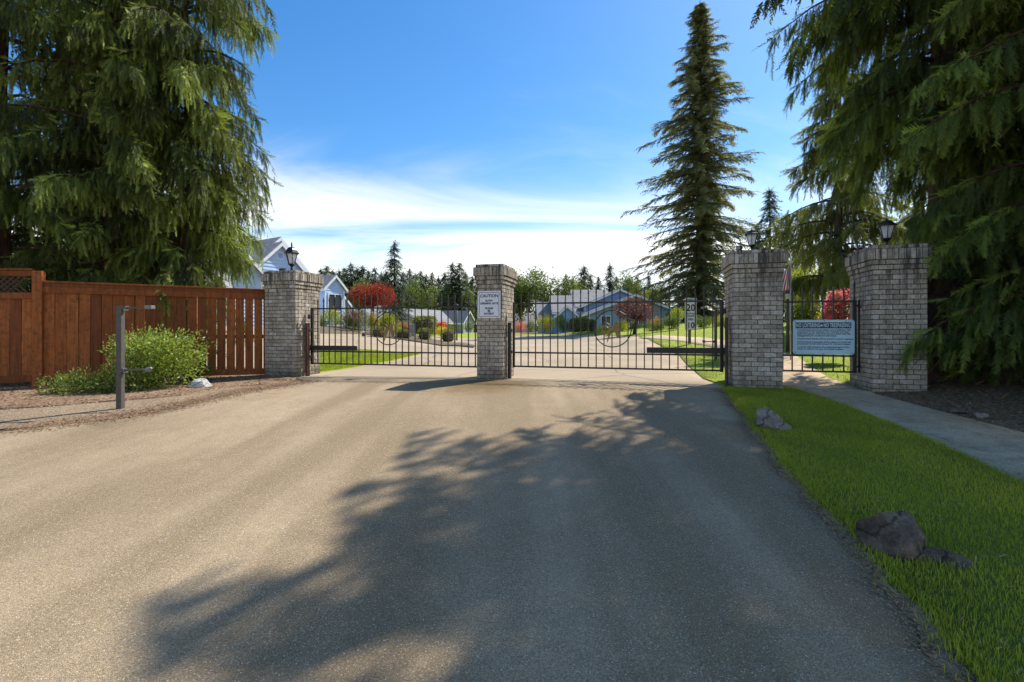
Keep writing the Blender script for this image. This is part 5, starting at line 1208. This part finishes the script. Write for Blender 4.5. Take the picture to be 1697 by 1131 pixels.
    clipped('tall_hedge', 'tall dark clipped hedge behind the row of box shrubs', (X, Y, CZ-(556-HY)/F*Y), (35/F*Y, 1.5, (556-526.5)/F*Y), 0, M['hedge'], 91, 3600, .09)
    pxs('red_shrub', 'scarlet flowering shrub behind the gold mound', 731, 549, 533, 21, 44, M['red_flower'], 109, 1500, .10)
    pxs('gold_shrub', 'low yellow green mound left of the caution pillar', 732, 556, 542, 24, 38, M['gold'], 110, 1500, .08)
    pxs('leafy_shrub', 'grey green shrub by the cream houses', 748, 552, 540, 14, 46, M['decid'], 111, 700, .10)
    pxs('leafy_shrub', 'dark shrub at the cream house wall beside the caution pillar', 776, 551, 536, 18, 60, M['decid'], 112, 900, .13)
    # hedge row in front of the steel blue house
    pxs('azalea', 'coral pink azalea mound beside the caution pillar on the right gate side', 862, 550, 534, 26, 50, M['coral'], 113, 1700, .11)
    pxs('leafy_shrub', 'dark green shrub between the coral azalea and the gold shrub', 879, 551, 531, 16, 50, M['decid'], 114, 900, .11)
    pxs('gold_shrub', 'large golden yellow shrub in front of the stepped roofs', 903, 551, 521, 42, 46, M['gold'], 115, 3000, .11)
    pxs('leafy_shrub', 'loose green shrub right of the golden one', 934, 551, 527, 28, 46, M['decid'], 116, 1900, .11, (M['coral'], 8, .09, .1))
    pxs('leafy_shrub', 'dark shrub against the porch of the steel blue house', 928, 545, 517, 20, 50, M['decid'], 117, 1200, .12)
    Y = 46.0; clipped('square_hedge', 'square clipped hedge before the garage of the steel blue house', ((960-CX)/F*Y, Y, CZ-(550.5-HY)/F*Y), (30/F*Y, 1.3, 21/F*Y), 0, M['hedge'], 92, 2600, .10)
    Y = 47.0; clipped('square_hedge', 'narrow dark green clipped hedge right of the square one', ((980-CX)/F*Y, Y, CZ-(550-HY)/F*Y), (11/F*Y, .9, 18/F*Y), 0, M['decid'], 93, 1100, .10)
    pxs('gold_shrub', 'low yellow shrubs behind the right emblem', 1000, 551, 540, 36, 44, M['gold'], 118, 1500, .09)
    pxs('gold_shrub', 'yellow green shrub beside the plum tree', 1031, 550, 529, 22, 42, M['gold'], 119, 1500, .10)
    pxs('leafy_shrub', 'dark round shrub behind the trunk of the plum tree', 1050, 550, 530, 20, 43, M['decid'], 120, 1200, .10)
    pxs('orange_shrub', 'orange leaved shrub right of the plum tree', 1086, 547, 526, 24, 36, M['orange'], 121, 1300, .09)
    pxs('leafy_shrub', 'dark spreading shrub right of the plum tree on the lawn', 1082, 549, 536, 40, 33, M['decid'], 122, 1700, .09)
    pxs('leafy_shrub', 'round dark green shrub left of the speed sign', 1112, 546, 523, 30, 33, M['decid'], 123, 1900, .10)
    pxs('leafy_shrub', 'yellow tipped shrub above the round one beside the fir', 1121, 530, 512, 22, 36, M['yellow_green'], 124, 1100, .10)
    for i, (px, w) in enumerate(((1165, 40), (1196, 36), (1226, 40))): pxs('leafy_shrub', ('shrub at the top of the lawn just right of the speed sign', 'shrub at the top of the lawn behind the far call post', 'shrub at the top of the lawn hidden behind the pillar')[i], px, 543, 526, w, 31, M['yellow_green'] if i % 2 else M['decid'], 130+i, 1600, .10)
    # behind the footpath gate
    pxs('leafy_shrub', 'dark shrub behind the footpath gate, left of the pink rhododendron', 1338, 549, 488, 70, 22, M['decid'], 140, 3600, .12)
    pxs('leafy_shrub', 'tall yellow green shrub behind the flag and footpath gate', 1338, 530, 428, 66, 24, M['yellow_green'], 141, 4200, .13)
    pxs('rhododendron', 'bright pink rhododendron behind the no loitering sign', 1393, 556, 479, 54, 12.4, M['decid'], 142, 2000, .06, (M['pink'], 260, .068, -.8))
    pxs('azalea', 'peach azalea low beside the pink rhododendron', 1368, 556, 515, 22, 12.6, M['yellow_green'], 143, 900, .045, (M['coral'], 36, .042, -.3))
    pxs('leafy_shrub', 'dark green shrub behind the walkway right of the footpath gate', 1450, 560, 460, 80, 19, M['decid'], 144, 3200, .12)
# ------------------------------------------------------------------ small things
def build_small():
    # flag on a slim pole
    Y = 13.0; x = (1310-CX)/F*Y; zb = zg(x, Y); th = thing('flag', 'red and white striped flag hanging from a slim pole behind the pillar', 'flag', (x, Y, zb))
    zt = CZ+(HY-418)/F*Y; MB().tube([(x, Y, zb-.1), (x, Y, zt)], .016, 8).build('pole', M['galv'], th, True)
    MB().lathe((x, Y, zt), [(.012, 0), (.028, .02), (.028, .04), (.004, .06)], 10).build('finial', M['brass'], th, True)
    z1 = CZ+(HY-440)/F*Y; z0 = CZ+(HY-487)/F*Y; m = MB(); ns, nr = 13, 12; hw = .34; vs = []; 
    for layer in (0, .006):
        for i in range(nr+1):
            f = i/nr
            for j in range(ns+1):
                g_ = j/ns; vs.append((x-hw*g_*(.55+.45*f)-.02, Y-.03+.045*math.sin(9*g_+2.0*f)+layer, z1-(z1-z0)*(f*(.80+.20*g_))-.18*g_*(1-f)))
    st = (ns+1)*(nr+1); fs = []; mi = []
    for l_ in (0, 1):
        for i in range(nr):
            for j in range(ns):
                q = [l_*st+i*(ns+1)+j, l_*st+i*(ns+1)+j+1, l_*st+(i+1)*(ns+1)+j+1, l_*st+(i+1)*(ns+1)+j]
                fs.append(tuple(q if l_ == 0 else q[::-1])); mi.append(2 if (i < 3 and j >= 11) else (0 if j % 2 == 0 else 1))
    m.v = vs; m.f = fs; m.m = mi; m.build('cloth', [M['flag_red'], M['flag_white'], M['flag_blue']], th, True)
    # lamp post behind the footpath gate
    Y = 14.5; x = (1305.5-CX)/F*Y; zb = zg(x, Y); th = thing('lamp_post', 'slim green grey lamp post with a lantern behind the footpath gate', 'lamp post', (x, Y, zb)); zt = CZ+(HY-498)/F*Y
    MB().tube([(x, Y, zb-.1), (x, Y, zt)], [.05, .042], 10).build('post', M['post'], th, True)
    MB().lathe((x, Y, zt), [(.03, 0), (.065, .02), (.05, .03)], 8).build('collar', M['lamp'], th); MB().lathe((x, Y, zt+.03), [(.055, 0), (.09, .17)], 6).build('pane', M['glass'], th); MB().lathe((x, Y, zt+.20), [(.115, 0), (.05, .06), (.012, .085), (.012, .11)], 6).build('roof', M['lamp'], th)
    # pole with a rail in the shaded bed at the right
    g = G(1689, 630); Y = g.y; th = thing('metal_pole', 'short pale metal pole with a cross rail at the right frame edge', 'pole', g)
    zt = CZ-(520-HY)/F*Y; MB().tube([g-Vector((0, 0, .1)), Vector((g.x, g.y, zt))], .042, 10).build('pole', M['galv'], th, True)
    zr = CZ-(557-HY)/F*Y; xr = (1652-CX)/F*Y; MB().bar((xr, Y, zr), (g.x+.6, Y, zr), .03, .03).build('rail', M['post'], th); MB().bar((xr, Y, zr), (xr, Y, zr-.5), .022, .022).build('rail_leg', M['post'], th)
    rnd = random.Random(9)
    for i, (a, b, lb) in enumerate((((1618, 657), (1668, 640), 'pale broken stick lying in the shaded bed'), ((1660, 684), (1697, 668), 'thin dead branch at the right edge of the shaded bed'))):
        p = G(*a); q = G(*b); p.z += .20; q.z += .24; th = thing('fallen_stick', lb, 'stick', p)
        MB().tube([p, p.lerp(q, .4)+Vector((0, .03, .01)), q], [.016, .013, .006], 6).build('stem', M['chips'], th, True); m = p.lerp(q, .6)
        MB().tube([m, m+Vector((.10, .10, .05))], [.008, .003], 5).build('twig', M['chips'], th)
    # utility box, stones at the island
    g = G(601, 558); th = thing('path_light', 'small white arched light at the island kerb beyond the left gate', 'light', g+Vector((0, .1, .03))); o = ORG[th.name]; Y = g.y; r = 4.0/F*Y
    MB().tube([o+Vector((r*math.cos(a)*.8, 0, r*.6+r*math.sin(a)*1.2)) for a in np.linspace(math.pi, 0, 9)], r*.3, 6).build('hood', M['white'], th, True); MB().box(o+Vector((0, .04, r*.5)), (r*1.3, .05, r*1.4), 0, .01).build('lens', M['pane'], th)
    g = G(678, 552); g = Vector(((682-CX)/F*34, 34, zg((682-CX)/F*34, 34))); th = thing('utility_box', 'small green utility cabinet beside the tall clipped hedge', 'box', g)
    MB().box(g+Vector((0, 0, .40)), (.48, .4, .8), .1, .02).build('cabinet', M['green_wall'], th); MB().box(g+Vector((0, 0, .82)), (.54, .46, .05), .1, .01).build('lid', M['green_wall'], th)
    Y = 36.0; x = (757-CX)/F*Y; g = Vector((x, Y, zg(x, Y))); th = thing('street_light', 'dark slim street lamp post between the cream houses', 'lamp post', g); zt = CZ+(HY-513)/F*Y
    MB().tube([g-Vector((0, 0, .1)), Vector((x, Y, zt))], [.06, .045], 8).build('post', M['post'], th, True); MB().lathe((x, Y, zt), [(.04, 0), (.12, .03), (.16, .30), (.05, .40), (.01, .48)], 8).build('lantern', M['lamp'], th)
# ------------------------------------------------------------------ grass, litter, chips
def grass(name, poly, n, h, w, mat, seed, bend=.5, zoff=0.0, dens_fn=None, extra=None):
    rng = np.random.default_rng(seed); xs = [p[0] for p in poly]; ys = [p[1] for p in poly]
    X = rng.uniform(min(xs), max(xs), n*3); Y = rng.uniform(min(ys), max(ys), n*3)
    k = inside(poly, X, Y) & (np.abs(X) < 1.22*Y+.3) & (Y > .8)
    if dens_fn is not None: k &= rng.random(len(X)) < dens_fn(X, Y)
    X = X[k][:n]; Y = Y[k][:n]
    if extra is not None: X = np.concatenate([X, extra[:, 0]]); Y = np.concatenate([Y, extra[:, 1]])
    m = len(X); Z = zgv(X, Y)+zoff
    a = rng.uniform(0, 6.28, m); patch = .5+.28*np.sin(X*2.1+1.3*np.sin(Y*1.7))*np.cos(Y*1.6+np.sin(X*2.3))+.22*np.sin(X*5.3+Y*2.9+2*np.sin(Y*2.2)); hh = h*rng.uniform(.45, 1.25, m)*(.8+.4*patch); ww = w*rng.uniform(.7, 1.3, m); be = bend*hh*rng.uniform(.1, 1.3, m)
    dx, dy = np.cos(a), np.sin(a); b = np.column_stack([X, Y, Z]); o = np.column_stack([-dy, dx, 0*dx])*ww[:, None]/2; l = np.column_stack([dx*be, dy*be, hh]); mid = np.column_stack([dx*be*.3, dy*be*.3, hh*.6])
    V = np.stack([b-o, b+o, b+mid+o*.8, b+l, b+mid-o*.8], 1).reshape(-1, 3); i = np.arange(m)[:, None]*5
    Fa = np.concatenate([i+np.array([[0, 1, 2]]), i+np.array([[0, 2, 4]]), i+np.array([[4, 2, 3]])])
    t = np.repeat(np.clip(rng.normal(.38, .18, m)+.50*(patch-.5), 0, 1), 5)+np.tile([-.2, -.2, .1, .2, .1], m)
    return tag_stuff(mesh_np(name, V, Fa, mat, None, np.clip(t, 0, 1), 'stuff'))
def tag_stuff(o): return o
def flakes(name, pts, mat, seed, size, asp=.4, zoff=.004, thick=.25, curl=.5):
    """loose chips and needles: small bent slivers lying on the ground"""
    rng = np.random.default_rng(seed); p = np.asarray(pts); m = len(p); Z = zgv(p[:, 0], p[:, 1])+zoff+(p[:, 2] if p.shape[1] > 2 else 0)
    base = np.column_stack([p[:, 0], p[:, 1], Z]); a = rng.uniform(0, 6.28, m); d = np.column_stack([np.cos(a), np.sin(a), rng.normal(0, .25, m)])
    T = np.array([(-.5, -asp/2, 0), (.5, -asp*.4, .02), (.55, asp*.4, .06), (-.45, asp/2, .03), (0, 0, thick*asp)]); Fc = np.array([(0, 1, 4), (1, 2, 4), (2, 3, 4), (3, 0, 4)])
    V, Fa, t = place(T, Fc, base, flat_frames(d), size*rng.uniform(.4, 1.4, m), rng.random(m), np.zeros(5))
    return mesh_np(name, V, Fa, mat, None, t, 'stuff')
def in_poly(poly, n, seed):
    rng = np.random.default_rng(seed); xs = [p[0] for p in poly]; ys = [p[1] for p in poly]; X = rng.uniform(min(xs), max(xs), n*4); Y = rng.uniform(min(ys), max(ys), n*4); k = inside(poly, X, Y); return np.column_stack([X[k], Y[k]])[:n]
def along(line, n, seed, sd):
    rng = np.random.default_rng(seed); L = [Vector((p[0], p[1])) for p in line]; i = rng.integers(0, len(L)-1, n); f = rng.random(n); out = []
    for a, b in zip(i, f): q = L[a].lerp(L[a+1], b); out.append((q.x, q.y))
    return np.array(out)+rng.normal(0, sd, (n, 2))
def build_cover(S):
    grass('grass', S['lawn'], 175000, .034, .0040, M['blade'], 1, zoff=.015, extra=np.concatenate([along([(p.x+.10, p.y) for p in S['right']], 7000, 30, .045), along([(p[0], p[1]) for p in S['wl']], 2500, 31, .03)]))
    flakes('lawn_litter', np.column_stack([in_poly(S['lawn'], 2600, 32), np.full(2600, .028)]), M['litter'], 33, .035, .18, .004)
    flakes('edge_litter', along([(p.x+.0, p.y) for p in S['right']], 7000, 2, .055), M['litter'], 3, .017, .28, .016)
    rng = np.random.default_rng(5); q = along([(p.x-.10, p.y) for p in S['right']], 2600, 6, .75); q = q[inside(S['road'], q[:, 0], q[:, 1])]; flakes('fallen_needles', q, M['litter'], 7, .026, .10, .009)
    flakes('bark_chips', in_poly([p for p in S['mul']], 9000, 8), M['chips'], 9, .050, .42, .020)
    flakes('verge_grit', along([(p.x, p.y+.12) for p in S['left']], 6500, 10, .22), M['chips'], 11, .026, .6, .010)
    b = in_poly(S['bed'], 9000, 12); ex = np.array([0.16*min(1, max(0, (x-6.3-0.1*(9-y))/1.6)) if x > 6.3 else 0 for x, y in b]); flakes('bed_litter', np.column_stack([b, ex]), M['litter'], 13, .045, .45, .016)
    flakes('path_litter', in_poly(S['walk'], 500, 14), M['litter'], 15, .028, .3, .026)
    near = [p for p in S['rl']]
    grass('estate_grass', S['rl'], 48000, .060, .018, M['blade2'], 21, zoff=.028, dens_fn=lambda X, Y: np.clip((15.0/np.maximum(Y, 6))**2*.9, .05, 1)*(~inside(S['cw'], X, Y)))
    grass('estate_grass', S['ll'], 20000, .055, .012, M['blade2'], 22, zoff=.028)
S = build_setting()
build_gate()
build_posts()
build_fences()
build_houses()
build_trees()
build_shrubs()
build_small()
build_cover(S)
